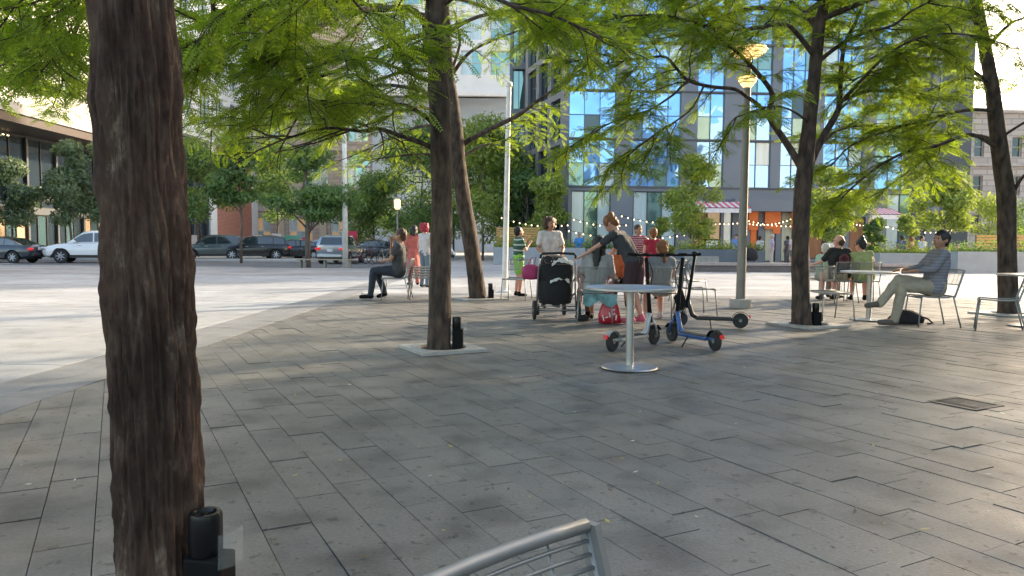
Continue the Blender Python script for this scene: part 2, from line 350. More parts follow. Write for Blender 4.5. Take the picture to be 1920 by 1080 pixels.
def locust(name, label, base, trunk, limbs, seed, auto=6, spacing=.18, fr=.044, leaf=LOC, trunk_n=20, autoh=(3.6, 6.0), autolen=(2.6, 4.0), low=1.9, bark=BARK, wob=.006, group='honey locusts on the paved plaza', trunk_fn=None, azr=(0, 6.28), lmul=1.0):
    """trunk: [(point, radius)], limbs: [(points, r0, r1, start)] world coordinates"""
    rng = np.random.default_rng(seed); rd = random.Random(seed); B = np.array(base, float)
    root = thing(name, label, 'tree', tuple(base), 0, group)
    tp = [np.array(p, float) - B for p, r in trunk]; tr = [r for p, r in trunk]
    if trunk_fn: trunk_fn(root, tp, tr)
    else:
        sp = smooth_pts(tp, 6); rr = np.interp(np.linspace(0, 1, len(sp)), np.linspace(0, 1, len(tr)), tr)
        mb = MB(); mb.tube(sp, list(rr), trunk_n)
        mb.v = [tuple(V(v) + V((1, .7, .2)) * noise.noise(V((v[0] * 9, v[1] * 9, v[2] * 3.5 + seed))) * wob * 2.4 + V((.6, 1, 0)) * noise.noise(V((v[0] * 30, v[1] * 30, v[2] * 9))) * wob) for v in mb.v]
        mb.build('trunk', bark, root, smooth=True)
    L = [([np.array(p, float) - B for p in pts], r0, r1, st) for pts, r0, r1, st in limbs]
    top = tp[-1]
    for i in range(auto):
        h = rd.uniform(*autoh); az = (azr[0] + (azr[1] - azr[0]) * (i + rd.random() * .7) / auto); ln = rd.uniform(*autolen); el = R(rd.uniform(8, 38))
        k = min(range(len(tp)), key=lambda j: abs(tp[j][2] - h)); s = tp[k] + 0; s[2] = min(h, top[2]); pts = [s]; d = np.array([math.cos(az) * math.cos(el), math.sin(az) * math.cos(el), math.sin(el)])
        for j in range(5):
            d = d + rng.normal(0, .12, 3) + np.array([0, 0, -.07]); d /= np.linalg.norm(d); pts.append(pts[-1] + d * ln / 5)
        L.append((pts, .045, .012, .25))
    bm_ = MB(); pos = []; dr = []
    for pts, r0, r1, st in L:
        sp = smooth_pts(pts, 3); n = len(sp); bm_.tube(sp, list(np.linspace(r0, r1, n)), 8, cap=False)
        ln = sum(np.linalg.norm(b - a) for a, b in zip(sp[:-1], sp[1:])); k = int(ln * (1 - st) / spacing)
        for i in range(k + 2):
            t = st + (1 - st) * min(1, (i + rd.random() * 1.7) / (k + 1)); p, d = poly_at(sp, t)
            side = rd.choice((1, -1))
            h = np.cross(d, [0, 0, 1]); h /= np.linalg.norm(h) + 1e-9
            dd = d * rd.uniform(.35, .9) + h * side * rd.uniform(.35, 1) + np.array([0, 0, rd.uniform(-.55, .6)]); dd /= np.linalg.norm(dd)
            sl = rd.uniform(.28, 1.25) * lmul * (1.1 - .35 * t); q = [p]
            for j in range(5):
                dd = dd + rng.normal(0, .16, 3) + np.array([0, 0, -.07]); dd /= np.linalg.norm(dd); q.append(q[-1] + dd * sl / 5)
            bm_.tube(q, [.011, .009, .008, .006, .005, .003], 5, cap=False)
            segs = [(q, sl, .1)]
            for j in range(int(sl / .13)):
                tt = rd.uniform(.12, 1); p2, d2 = poly_at(q, tt); h2 = np.cross(d2, [0, 0, 1]); h2 /= np.linalg.norm(h2) + 1e-9
                e = d2 * .6 + h2 * rd.choice((-1, 1)) * rd.uniform(.4, 1) + np.array([0, 0, rd.uniform(-.35, .5)]); e /= np.linalg.norm(e); tl = rd.uniform(.2, .42)
                w_ = [p2, p2 + e * tl * .5, p2 + e * tl + np.array([0, 0, -.05])]; bm_.tube(w_, [.005, .004, .002], 3, cap=False); segs.append((w_, tl, 0))
            for w_, tl, s0 in segs:
                for j in range(max(2, int(tl / fr))):
                    p3, d3 = poly_at(w_, min(1, s0 + (1 - s0) * (j + rd.random()) / max(1, int(tl / fr))))
                    if p3[2] + B[2] < low: continue
                    h3 = np.cross(d3, [0, 0, 1]); pos.append(p3); dr.append(d3 * rd.uniform(.1, .8) + h3 * (1 if j % 2 else -1) * rd.uniform(.5, 1) + np.array([0, 0, rd.uniform(-.35, .35)]))
    bm_.build('branch', bark, root, smooth=True)
    v = fronds(np.array(pos), np.array(dr), rng, FROND)
    fastmesh('crown', v, np.arange(len(v)).reshape(-1, 4), leaf, root)
    return root

# T1: the near trunk, with real bark relief
def near_trunk(root, tp, tr):
    nseg, nr = 220, 520; sp0 = smooth_pts(tp, 8); z0, z1 = sp0[0][2], sp0[-1][2]
    zs = np.linspace(z0, z1, nr); cx = np.interp(zs, [p[2] for p in sp0], [p[0] for p in sp0]); cy = np.interp(zs, [p[2] for p in sp0], [p[1] for p in sp0])
    rr = np.interp(zs, [p[2] for p in tp], tr); vs = np.zeros((nr, nseg, 3))
    for i, z in enumerate(zs):
        for k in range(nseg):
            a = 2 * math.pi * k / nseg; c, s = math.cos(a), math.sin(a)
            wx = noise.noise(V((c * 1.2, s * 1.2, z * 1.6))) * .35
            n1 = noise.noise(V((c * 2.0 + wx, s * 2.0, z * 2.3)))
            n2 = 1 - abs(noise.noise(V((c * 5.5 + wx, s * 5.5, z * 1.9 + 7))))          # vertical ridges
            pl = noise.noise(V((c * 4.2 + n1 * .9 + 5, s * 4.2 + 5, z * 4.6 + n2 * .5))); pl = max(-1, min(1, pl * 5))       # flaking plates
            n3 = noise.noise(V((c * 19, s * 19, z * 11))); n4 = noise.noise(V((c * 45, s * 45, z * 18)))
            knot = math.exp(-(((z - 1.62) / .05) ** 2)) * max(0, -c) * .016 + math.exp(-(((z - 1.36) / .04) ** 2)) * max(0, -c * .8 - s * .5) * .01
            r = rr[i] + n1 * .011 + (n2 ** 3 - .5) * .017 + pl * .0042 + n3 * .0075 + n4 * .0045 + knot
            vs[i, k] = (cx[i] + r * c, cy[i] + r * s, z)
    idx = np.arange(nr * nseg).reshape(nr, nseg); q = np.stack([idx[:-1], np.roll(idx, -1, 1)[:-1], np.roll(idx, -1, 1)[1:], idx[1:]], -1).reshape(-1, 4)
    m = bpy.data.materials.new('near_bark'); m.use_nodes = True; n = m.node_tree.nodes; l = m.node_tree.links; b = n['Principled BSDF']; b.inputs['Roughness'].default_value = .85; b.inputs['Specular IOR Level'].default_value = .3
    tc = n.new('ShaderNodeTexCoord')
    def N(sc_, st, d=6, rough=.6):
        mp = n.new('ShaderNodeMapping'); mp.inputs['Scale'].default_value = st; l.new(tc.outputs['Object'], mp.inputs[0]); t = n.new('ShaderNodeTexNoise'); t.inputs['Scale'].default_value = sc_; t.inputs['Detail'].default_value = d; t.inputs['Roughness'].default_value = rough; l.new(mp.outputs[0], t.inputs[0]); return t.outputs[0]
    r = n.new('ShaderNodeValToRGB'); e = r.color_ramp.elements; e[0].position = .3; e[0].color = (.02, .011, .008, 1); e[1].position = .68; e[1].color = (.21, .165, .125, 1)
    x = e.new(.45); x.color = (.065, .038, .027, 1); x = e.new(.58); x.color = (.09, .06, .043, 1)
    l.new(N(14, (1, 1, .45), 10, .72), r.inputs[0])
    r2 = n.new('ShaderNodeValToRGB'); e = r2.color_ramp.elements; e[0].position = .38; e[0].color = (.6, .56, .53, 1); e[1].position = .62; e[1].color = (1.5, 1.45, 1.38, 1); l.new(N(4.2, (1, 1, .4)), r2.inputs[0])
    mx = n.new('ShaderNodeMix'); mx.data_type = 'RGBA'; mx.blend_type = 'MULTIPLY'; mx.inputs[0].default_value = 1; l.new(r.outputs[0], mx.inputs[6]); l.new(r2.outputs[0], mx.inputs[7]); l.new(mx.outputs[2], b.inputs['Base Color'])
    bp = n.new('ShaderNodeBump'); bp.inputs['Strength'].default_value = 1; bp.inputs['Distance'].default_value = .009; l.new(N(60, (1, 1, .45), 8, .75), bp.inputs['Height']); l.new(bp.outputs[0], b.inputs['Normal'])
    fastmesh('trunk', vs.reshape(-1, 3), q, m, root, smooth=True)
def pl(*a): return [tuple(Q(*x)) for x in a]
D1 = 2.32
b1 = Q(309, 1080, D1); b1 = (b1.x + .02, D1, 0)
t1a = Q(303, 1040, D1); t1b = Q(288, 700, D1); t1c = Q(266, 350, D1); t1d = Q(246, 0, D1)
locust('honey_locust', 'thick reddish-brown peeling trunk close to the camera, tree nearest the viewer', b1,
       [((b1[0], D1, -.02), .17), ((b1[0] - .005, D1, .15), .134), (t1a, .125), (t1b, .121), (t1c, .115), (t1d, .117), ((t1d.x - .08, D1, 2.7), .13), ((t1d.x - .1, D1, 3.6), .11)],
       [(pl((480, -300, 3.2), (620, -170, 4.3), (640, -50, 5.0), (555, 0, 5.4), (487, 10, 5.6), (447, 45, 5.8), (402, 60, 6.0), (350, 85, 6.2)), .035, .010, .3),
        (pl((300, -300, 3.4), (380, -120, 4.6), (400, 20, 6.2), (380, 105, 7.0), (345, 130, 7.4)), .03, .008, .5),
        (pl((200, -250, 3.6), (120, -60, 5.4), (90, 30, 6.4), (60, 80, 7.0), (10, 120, 7.4)), .03, .008, .4),
        (pl((200, -250, 3.6), (170, -30, 5.6), (140, 60, 6.6), (110, 110, 7.1), (120, 150, 7.4)), .03, .008, .45)], 101, auto=4, autoh=(3.2, 3.6), autolen=(2.2, 3.4), trunk_fn=near_trunk, low=2.3, azr=(.3, 2.6))

D2 = 8.4
B2 = P(823, 656)
def tk(D, *a): return [(tuple(Q(x, y, D)), r) for x, y, r in a]
locust('honey_locust', 'slim dark trunk rising from the square metal grate left of the round table', B2,
       [((B2.x, B2.y, -.02), .155), ((B2.x, B2.y, .10), .130)] + tk(B2.y, (825, 540, .122), (828, 400, .118), (827, 300, .116), (824, 200, .115), (820, 100, .112), (818, 0, .108), (812, -150, .10), (806, -300, .08)),
       [(pl((814, 122, 8.4), (800, 100, 8.35), (797, 45, 8.2), (764, 15, 7.9), (718, 18, 7.5), (684, 18, 7.1), (620, 40, 6.7), (560, 75, 6.4), (500, 120, 6.2)), .05, .012, .3),
        (pl((797, 60, 8.2), (801, 20, 8.2), (806, -60, 8.2)), .03, .02, .9),
        (pl((820, 158, 8.4), (806, 153, 8.3), (762, 135, 7.8), (705, 114, 7.2), (630, 110, 6.7), (560, 150, 6.4)), .026, .008, .25),
        (pl((824, 250, 8.4), (811, 230, 8.3), (780, 207, 8.1), (754, 196, 7.9), (700, 196, 7.6), (630, 190, 7.3), (560, 215, 7.1)), .03, .009, .3),
        (pl((824, 300, 8.4), (806, 275, 8.3), (749, 254, 8.0), (707, 241, 7.7), (676, 246, 7.5), (610, 240, 7.3), (530, 262, 7.1)), .034, .009, .3),
        (pl((824, 200, 8.4), (790, 170, 9.2), (700, 160, 10), (600, 190, 10.6), (520, 210, 10.8)), .03, .009, .3),
        (pl((820, 60, 8.4), (740, 80, 8.9), (640, 130, 9.2), (540, 160, 9.2), (450, 200, 9.2), (400, 230, 9.2)), .034, .009, .25),
        (pl((818, 0, 8.4), (740, -10, 7.6), (600, 10, 7.2), (470, 60, 7.0), (380, 110, 7.0)), .03, .009, .25),
        (pl((818, 20, 8.4), (880, -20, 7.9), (960, 10, 7.4), (1040, 30, 7.2), (1120, 70, 7.0)), .03, .009, .2),
        (pl((818, -60, 8.4), (900, -60, 9), (1000, 10, 9.3), (1100, 60, 9.5)), .03, .009, .2)], 102, auto=6, autoh=(4.0, 5.8), low=2.28)
B3 = P(895, 561)
D3 = B3.y
locust('honey_locust', 'leaning trunk just behind the slim one left of the round table', B3,
       [((B3.x, D3, -.02), .21), ((B3.x, D3, .12), .18)] + tk(D3, (889, 500, .17), (880, 440, .165), (868, 370, .16), (861, 320, .155), (856, 260, .15), (849, 190, .12), (843, 140, .10), (838, 60, .09), (830, -60, .08)),
       [(pl((858, 285, 16), (872, 268, 15.9), (900, 252, 15.5), (938, 233, 15), (974, 215, 14.5), (1000, 195, 14.2), (1030, 174, 14), (1081, 141, 13.6), (1122, 143, 13.3)), .065, .015, .2),
        (pl((848, 140, 16), (865, 115, 15.8), (885, 95, 15.5), (915, 80, 15.2), (960, 62, 14.8), (1010, 45, 14.3)), .045, .012, .3),
        (pl((848, 130, 16), (862, 85, 16), (860, 60, 16), (852, 20, 16)), .035, .02, .3),
        (pl((860, 300, 16), (900, 275, 16.4), (950, 262, 16.8), (990, 230, 17), (1010, 240, 17.2)), .035, .01, .2),
        (pl((856, 250, 16), (800, 235, 16.5), (740, 255, 17), (690, 280, 17.2), (640, 300, 17.4)), .04, .01, .3),
        (pl((856, 230, 16), (790, 200, 15), (700, 230, 14.4), (600, 260, 14), (520, 285, 13.8)), .04, .01, .3),
        (pl((846, 150, 16), (780, 130, 15.6), (680, 160, 15), (580, 200, 14.8), (500, 230, 14.6), (430, 270, 14.4)), .04, .01, .3),
        (pl((860, 310, 16), (800, 290, 15.4), (750, 292, 15), (690, 300, 14.8)), .03, .01, .3),
        (pl((840, 60, 16), (900, 30, 15), (1000, 20, 14), (1100, 40, 13.4), (1200, 60, 13)), .045, .012, .25)], 103, auto=7, autoh=(5.5, 9), autolen=(3, 5), spacing=.3, fr=.075)
B4 = P(1502, 611); D4 = B4.y
locust('honey_locust', 'dark trunk forking into several boughs between the tall lamp post and the seated couple', B4,
       [((B4.x, D4, -.02), .17), ((B4.x, D4, .12), .14)] + tk(D4, (1501, 520, .125), (1502, 430, .12), (1505, 360, .12), (1511, 300, .12), (1519, 220, .095), (1529, 120, .088), (1536, 50, .08), (1545, 0, .075), (1552, -120, .06)),
       [(pl((1505, 320, D4), (1492, 296, D4), (1466, 255, 11), (1442, 218, 10.9), (1448, 178, 10.8), (1430, 148, 10.6), (1400, 115, 10.4), (1380, 96, 10.2), (1330, 60, 9.9)), .062, .015, .45),
        (pl((1443, 222, 10.9), (1425, 200, 10.8), (1400, 181, 10.7), (1378, 167, 10.5), (1337, 163, 10.3), (1292, 152, 10.1), (1270, 130, 10), (1248, 107, 9.9), (1215, 108, 9.8), (1181, 111, 9.7), (1120, 100, 9.5)), .034, .010, .35),
        (pl((1292, 152, 10.1), (1277, 163, 10), (1262, 178, 9.9), (1222, 204, 9.8), (1190, 215, 9.7), (1150, 228, 9.5), (1110, 250, 9.3)), .02, .007, .25),
        (pl((1320, 160, 10.2), (1300, 200, 9.9), (1270, 225, 9.7), (1230, 250, 9.5), (1180, 290, 9.3)), .016, .006, .3),
        (pl((1514, 320, D4), (1540, 262, 11.2), (1565, 220, 11.2), (1574, 195, 11.3), (1577, 130, 11.3), (1585, 80, 11.2), (1605, 40, 11), (1630, -20, 10.8)), .058, .018, .35),
        (pl((1574, 195, 11.3), (1592, 175, 11.1), (1625, 140, 10.8), (1659, 107, 10.5), (1711, 75, 10.2), (1770, 63, 9.9), (1822, 66, 9.6)), .03, .008, .25),
        (pl((1530, 120, D4), (1560, 95, 11.1), (1592, 74, 11), (1630, 59, 10.8), (1674, 48, 10.6), (1707, 22, 10.4), (1750, 0, 10.2)), .036, .01, .3),
        (pl((1530, 110, D4), (1500, 70, 10.9), (1470, 45, 10.6), (1400, 55, 10.2), (1340, 52, 9.9), (1250, 30, 9.5), (1160, 30, 9.2)), .04, .01, .25),
        (pl((1518, 230, D4), (1480, 205, 10.4), (1440, 200, 10), (1380, 220, 9.6)), .018, .007, .5),
        (pl((1577, 190, 11.3), (1630, 170, 11.6), (1700, 175, 12), (1760, 190, 12.3)), .03, .009, .15),
        (pl((1514, 300, D4), (1560, 250, 12), (1620, 235, 12.8), (1690, 250, 13.4), (1740, 290, 13.8)), .035, .009, .2),
        (pl((1536, 60, D4), (1480, 0, 11.6), (1380, -20, 12), (1280, 20, 12.4), (1180, 50, 12.6)), .035, .01, .25),
        (pl((1545, 0, D4), (1450, -40, 10.6), (1300, -60, 10), (1150, -20, 9.6), (1040, 30, 9.4)), .035, .01, .25)], 104, auto=7, autoh=(4.1, 6), autolen=(2.8, 4.2), low=1.75)
B5 = P(1890, 590); D5 = B5.y
locust('honey_locust', 'dark trunk at the right edge behind the empty chair and white table', B5,
       [((B5.x, D5, -.02), .2), ((B5.x, D5, .12), .165)] + tk(D5, (1889, 500, .15), (1888, 440, .145), (1887, 370, .15), (1880, 320, .14), (1872, 260, .13), (1865, 200, .12), (1858, 150, .11), (1845, 80, .1), (1830, 0, .09), (1815, -100, .07)),
       [(pl((1872, 280, D5), (1859, 270, 13), (1818, 252, 12.7), (1755, 274, 12.3), (1700, 285, 12), (1650, 310, 11.9), (1600, 350, 11.8), (1560, 390, 11.8)), .045, .010, .3),
        (pl((1868, 215, D5), (1857, 207, 13), (1807, 207, 12.6), (1733, 226, 12.2), (1680, 240, 12), (1600, 270, 11.8), (1560, 310, 11.7)), .04, .010, .3),
        (pl((1872, 262, D5), (1881, 255, 13), (1920, 230, 12.8), (1990, 190, 12.4)), .035, .012, .3),
        (pl((1889, 370, D5), (1902, 355, 13), (1925, 325, 12.8), (1990, 290, 12.5)), .045, .012, .3),
        (pl((1872, 270, D5), (1840, 255, 13.5), (1790, 260, 14), (1730, 300, 14.3), (1680, 340, 14.6), (1630, 370, 14.8)), .035, .010, .3),
        (pl((1860, 160, D5), (1800, 120, 12.6), (1730, 110, 12), (1650, 130, 11.4), (1600, 150, 11)), .04, .01, .3),
        (pl((1850, 90, D5), (1900, 40, 12.6), (1960, 30, 12.2)), .035, .01, .4),
        (pl((1862, 170, D5), (1840, 150, 14), (1790, 150, 15), (1700, 190, 15.6)), .035, .01, .3),
        (pl((1838, 40, D5), (1760, 20, 12.4), (1660, 30, 11.8), (1560, 20, 11.2)), .04, .01, .25)], 105, auto=6, autoh=(4.6, 7), autolen=(3, 4.4), low=1.5)
# off-frame trees: the left reaches into view, those at right are added for shade
locust('honey_locust', 'unseen trunk beyond the left edge whose leaves hang into the upper left corner', (-9.5, 9.5, 0),
       [((-9.5, 9.5, -.02), .2), ((-9.5, 9.5, 2), .15), ((-9.4, 9.5, 4), .12), ((-9.3, 9.5, 6), .08)],
       [(pl((-250, 40, 9.3), (-100, 60, 9.0), (0, 110, 8.7), (80, 150, 8.5)), .04, .01, .3),
        (pl((-250, -40, 9.4), (-80, -10, 9.0), (40, 30, 8.8), (130, 60, 8.6)), .04, .01, .3),
        (pl((-250, 60, 9.4), (-100, 130, 9.8), (10, 150, 10), (100, 170, 10.2)), .03, .01, .4)], 106, auto=2, low=2.9, autoh=(4, 6))
locust('honey_locust', 'tree beyond the right edge added to shade the right side of the paving', (11.6, 7.2, 0),
       [((11.6, 7.2, -.02), .2), ((11.6, 7.2, 2), .15), ((11.5, 7.2, 4), .12), ((11.4, 7.2, 7), .08)], [], 107, auto=6, autolen=(2.6, 3.6), autoh=(3.8, 6.6), spacing=.42, fr=.13)
locust('honey_locust', 'tree beyond the right edge and farther back, added for its shade', (14.2, 15.2, 0),
       [((14.2, 15.2, -.02), .2), ((14.2, 15.2, 2), .15), ((14.2, 15.2, 4), .12), ((14.2, 15.2, 7), .08)], [], 108, auto=6, autolen=(2.6, 3.8), autoh=(4.4, 7), spacing=.42, fr=.13)

# leaf-clump trees in the distance
def leafy(name, label, base, h, rad, trunk_h, seed, m=DRK, n=5000, size=.14, group='trees beyond the plaza', cat='tree', blobs=14, tr=.09, flat=.8):
    rng = np.random.default_rng(seed); root = thing(name, label, cat, tuple(base), 0, group)
    tb = MB(); th = trunk_h + (h - trunk_h) * .7
    pts = [(0, 0, -.12)] + [(rng.normal(0, .04) * i, rng.normal(0, .04) * i, th * (i + 1) / 5) for i in range(5)]
    tb.tube(pts, list(np.linspace(tr, tr * .35, 6)), 8)
    cs = []
    for i in range(blobs):
        u = rng.random(); z = trunk_h + (h - trunk_h) * (.08 + .9 * u); rr = rad * math.sqrt(max(.06, 1 - (2 * abs(u - .42)) ** 2)) * rng.uniform(.15, .8); a = rng.random() * 6.28
        c = np.array([rr * math.cos(a), rr * math.sin(a), z]); cs.append((c, rad * rng.uniform(.26, .5)))
        k = max(trunk_h * .7, z - rr * .7 - .3); tb.tube([(0, 0, k), tuple(c * np.array([.5, .5, 1]) - np.array([0, 0, (z - k) * .4])), tuple(c)], [tr * .4, tr * .25, tr * .1], 5, cap=False)
    tb.build('trunk', BARK2, root, smooth=True)
    w_ = np.array([c[1] ** 2 for c in cs]); idx = rng.choice(len(cs), n, p=w_ / w_.sum())
    C = np.array([cs[i][0] for i in idx]); rr = np.array([cs[i][1] for i in idx])
    d = rng.normal(0, 1, (n, 3)); d /= np.linalg.norm(d, axis=1, keepdims=True); rad_ = rr * rng.random(n) ** .45
    c = C + d * rad_[:, None] * np.array([1.15, 1.15, flat]); a = rng.normal(0, 1, (n, 3)); a /= np.linalg.norm(a, axis=1, keepdims=True)
    b = np.cross(a, d); b /= np.linalg.norm(b, axis=1, keepdims=True) + 1e-9; s = size * rng.uniform(.5, 1.3, (n, 1))
    v = np.stack([c - a * s, c + b * s * .45, c + a * s, c - b * s * .45], 1).reshape(-1, 3)
    fastmesh('crown', v, np.arange(4 * n).reshape(-1, 4), m, root); return root
def gx(px, D): return (px - 960) / F * D
for i, (px, D, h, r, th, m, lab) in enumerate([
    (25, 50, 6.0, 2.2, 2.2, GRY, 'grey-green street tree at the far left in front of the lettered shop sign'),
    (135, 50, 7.6, 2.4, 2.0, GRY, 'grey-green street tree behind the white car'),
    (208, 52, 7.6, 2.4, 2.0, GRY, 'grey-green street tree half hidden behind the near trunk'),
    (372, 55, 8.2, 3.2, 2.6, DRK, 'green tree in front of the dark glazed bay beside the brick panel'),
    (452, 44, 7.2, 1.9, 2.6, DRK, 'small green tree whose leaves hang before the brick wall'),
    (520, 62, 9.0, 3.0, 2.4, DRK, 'green tree left of the thin street tree by the bench'),
    (700, 60, 6.6, 3.2, 1.0, DRK, 'dense dark tree behind the silver car under the arched window'),
    (745, 66, 9.5, 4.0, 1.5, DRK, 'dense dark tree behind the small lamp'),
    (790, 54, 9.2, 3.6, 1.4, DRK, 'dense dark tree behind the red-haired woman'),
    (905, 50, 9.0, 3.4, 1.2, LGT, 'bright yellow-green tree left of the white pole'),
    (850, 62, 9.6, 3.8, 1.4, DRK, 'dark tree between the two trunks on the left'),
    (950, 56, 8.0, 3.2, 1.0, DRK, 'dark tree behind the timber screen'),
    (1035, 46, 5.6, 1.8, .9, LGT, 'pale green young tree beside the timber screen'),
    (985, 50, 6.0, 2.0, 1.0, DRK, 'green tree above the string lights by the timber screen'),
]):
    leafy('street_tree', lab, (gx(px, D), D, -.05 if D < 48 else 0), h, r, th, 200 + i, m, n=int(5200 + r * 900), size=.15)
D6 = 37.5
leafy('street_tree', 'thin street tree standing beside the long bench', (gx(578, D6), D6, -.12), 5.9, 2.5, 2.2, 230, DRK, 7000, .12, tr=.13, flat=.5, blobs=18)
for i, (px, D, h, r, lab) in enumerate([
    (1292, 37, 5.2, 1.65, 'young bright green tree in the slate planter left of the lamp post'),
    (1545, 37, 4.6, 1.5, 'young bright green tree behind the dark forked trunk'),
    (1772, 36, 4.3, 1.6, 'young bright green tree behind the seated man'),
]):
    leafy('plaza_tree', lab, (gx(px, D), D, .3), h, r, 1.0, 240 + i, LGT, 8000, .10, group='young trees in the planters', tr=.05, blobs=16)
for i, (px, D, h, r, lab) in enumerate([
    (1850, 44, 3.6, 1.8, 'pale green bush above the timber fence at the right edge'),
    (1910, 46, 3.9, 2.0, 'pale green bush at the far right behind the timber fence'),
    (1690, 38, 2.5, .9, 'low bush left of the young tree behind the seated man'),
    (1640, 38, 2.4, .7, 'low bush under the right striped awning'),
    (1235, 39, 2.3, .8, 'low bush left of the slate planter'),
]):
    leafy('bush', lab, (gx(px, D), D, .2), h, r, .2, 250 + i, LGT if i % 2 == 0 else DRK, 2600, .1, group='bushes behind the planters', cat='bush', tr=.03, blobs=10)
# ---------------------------------------------------------------- buildings
def glassm(name, c, rough=.04, metal=.9, wav=.25, ws=.35):
    if name in _m: return _m[name]
    m = mat(name, c, rough, metal, var=.06, scale=.5, spec=.8); n = m.node_tree.nodes; l = m.node_tree.links; b = n['Principled BSDF']
    tc = n.new('ShaderNodeTexCoord'); z = n.new('ShaderNodeTexNoise'); z.inputs['Scale'].default_value = ws; z.inputs['Detail'].default_value = 1.5
    g = n.new('ShaderNodeNewGeometry'); va = n.new('ShaderNodeVectorMath'); va.operation = 'ADD'; ml = n.new('ShaderNodeMath'); ml.operation = 'MULTIPLY'; ml.inputs[1].default_value = 60
    l.new(g.outputs['Random Per Island'], ml.inputs[0]); l.new(tc.outputs['Object'], va.inputs[0]); l.new(ml.outputs[0], va.inputs[1]); l.new(va.outputs[0], z.inputs['Vector'])
    bp = n.new('ShaderNodeBump'); bp.inputs['Strength'].default_value = wav; bp.inputs['Distance'].default_value = .35; l.new(z.outputs[0], bp.inputs['Height']); l.new(bp.outputs[0], b.inputs['Normal']); return m
G_BLUE = glassm('blue_glass', (.25, .50, .95), wav=.3, ws=.4)
G_PALE = mat('curtained_glass', (.50, .60, .62), .12, .15, var=.14, scale=2.2, stretch=(1, 1, .05), coat=.6)
G_DARK = glassm('dark_glass', (.07, .10, .12), metal=.6, wav=.1)
G_GREEN = glassm('green_glass', (.20, .33, .33), metal=.7, wav=.12)
S_GREY = mat('grey_metal_panel', (.155, .175, .21), .5, .1, var=.05, scale=.6)
S_DGREY = mat('dark_grey_panel', (.07, .08, .095), .5, .1, var=.1, scale=.8)
S_STONE = mat('pale_limestone', (.72, .67, .62), .8, var=.08, scale=.8, bump=.1, bscale=8)
S_WHITE = mat('white_stone', (.82, .82, .82), .7, var=.06, scale=.5)
S_SAND = mat('pink_sandstone', (.52, .44, .38), .85, var=.14, scale=1.2, bump=.25, bscale=6)
S_FRAME = mat('window_frame_dark', (.04, .045, .05), .4, .4)
S_WFRAME = mat('window_frame_white', (.65, .65, .63), .5)
S_TF = mat('tower_mullion', (.12, .14, .17), .4, .4)
def brickm(name, c1, c2, mort, sx=1, rotx=True):
    m = bpy.data.materials.new(name); m.use_nodes = True; n = m.node_tree.nodes; l = m.node_tree.links; b = n['Principled BSDF']; b.inputs['Roughness'].default_value = .85
    tc = n.new('ShaderNodeTexCoord'); sp = n.new('ShaderNodeSeparateXYZ'); cb = n.new('ShaderNodeCombineXYZ'); l.new(tc.outputs['Object'], sp.inputs[0])
    ad = n.new('ShaderNodeMath'); l.new(sp.outputs[0], ad.inputs[0]); l.new(sp.outputs[1], ad.inputs[1]); l.new(ad.outputs[0], cb.inputs[0]); l.new(sp.outputs[2], cb.inputs[1])
    k = n.new('ShaderNodeTexBrick'); k.inputs['Scale'].default_value = 1; k.inputs['Brick Width'].default_value = .42 * sx; k.inputs['Row Height'].default_value = .16 * sx; k.inputs['Mortar Size'].default_value = .02 * sx
    k.inputs['Color1'].default_value = c1 + (1,); k.inputs['Color2'].default_value = c2 + (1,); k.inputs['Mortar'].default_value = mort + (1,); l.new(cb.outputs[0], k.inputs[0]); l.new(k.outputs[0], b.inputs['Base Color']); return m
S_BRICK = brickm('red_brick', (.50, .17, .11), (.42, .14, .09), (.5, .34, .26))
S_SBLOCK = brickm('sandstone_blocks', (.56, .47, .41), (.48, .40, .35), (.38, .32, .28), 3.5)

def facade(root, o, u, W, H, ops, m, depth=.3, name='wall', z0=0):
    """wall plane from point o along unit vector u (left to right seen from outside, normal = u x z... outwards), with openings (u0,u1,z0,z1)"""
    us = sorted({0, W} | {round(a, 4) for q in ops for a in q[:2]}); zs = sorted({z0, H} | {round(a, 4) for q in ops for a in q[2:4]})
    o, u = V(o), V(u); nrm = V((u.y, -u.x, 0)); mb = MB(); pt = lambda a, z, d=0: o + u * a + V((0, 0, z)) - nrm * d
    opset = [(round(q[0], 4), round(q[1], 4), round(q[2], 4), round(q[3], 4)) for q in ops]
    for i in range(len(us) - 1):
        run = None
        for j in range(len(zs) - 1):
            cu, cz = (us[i] + us[i + 1]) / 2, (zs[j] + zs[j + 1]) / 2
            if any(q[0] < cu < q[1] and q[2] < cz < q[3] for q in opset):
                continue
            mb.quad(pt(us[i], zs[j]), pt(us[i + 1], zs[j]), pt(us[i + 1], zs[j + 1]), pt(us[i], zs[j + 1]))
    for a, b, c, d in opset:
        mb.quad(pt(a, c, depth), pt(a, c), pt(a, d), pt(a, d, depth)); mb.quad(pt(b, c), pt(b, c, depth), pt(b, d, depth), pt(b, d))
        mb.quad(pt(a, c), pt(a, c, depth), pt(b, c, depth), pt(b, c)); mb.quad(pt(a, d, depth), pt(a, d), pt(b, d), pt(b, d, depth))
    return mb.build(name, m, root)
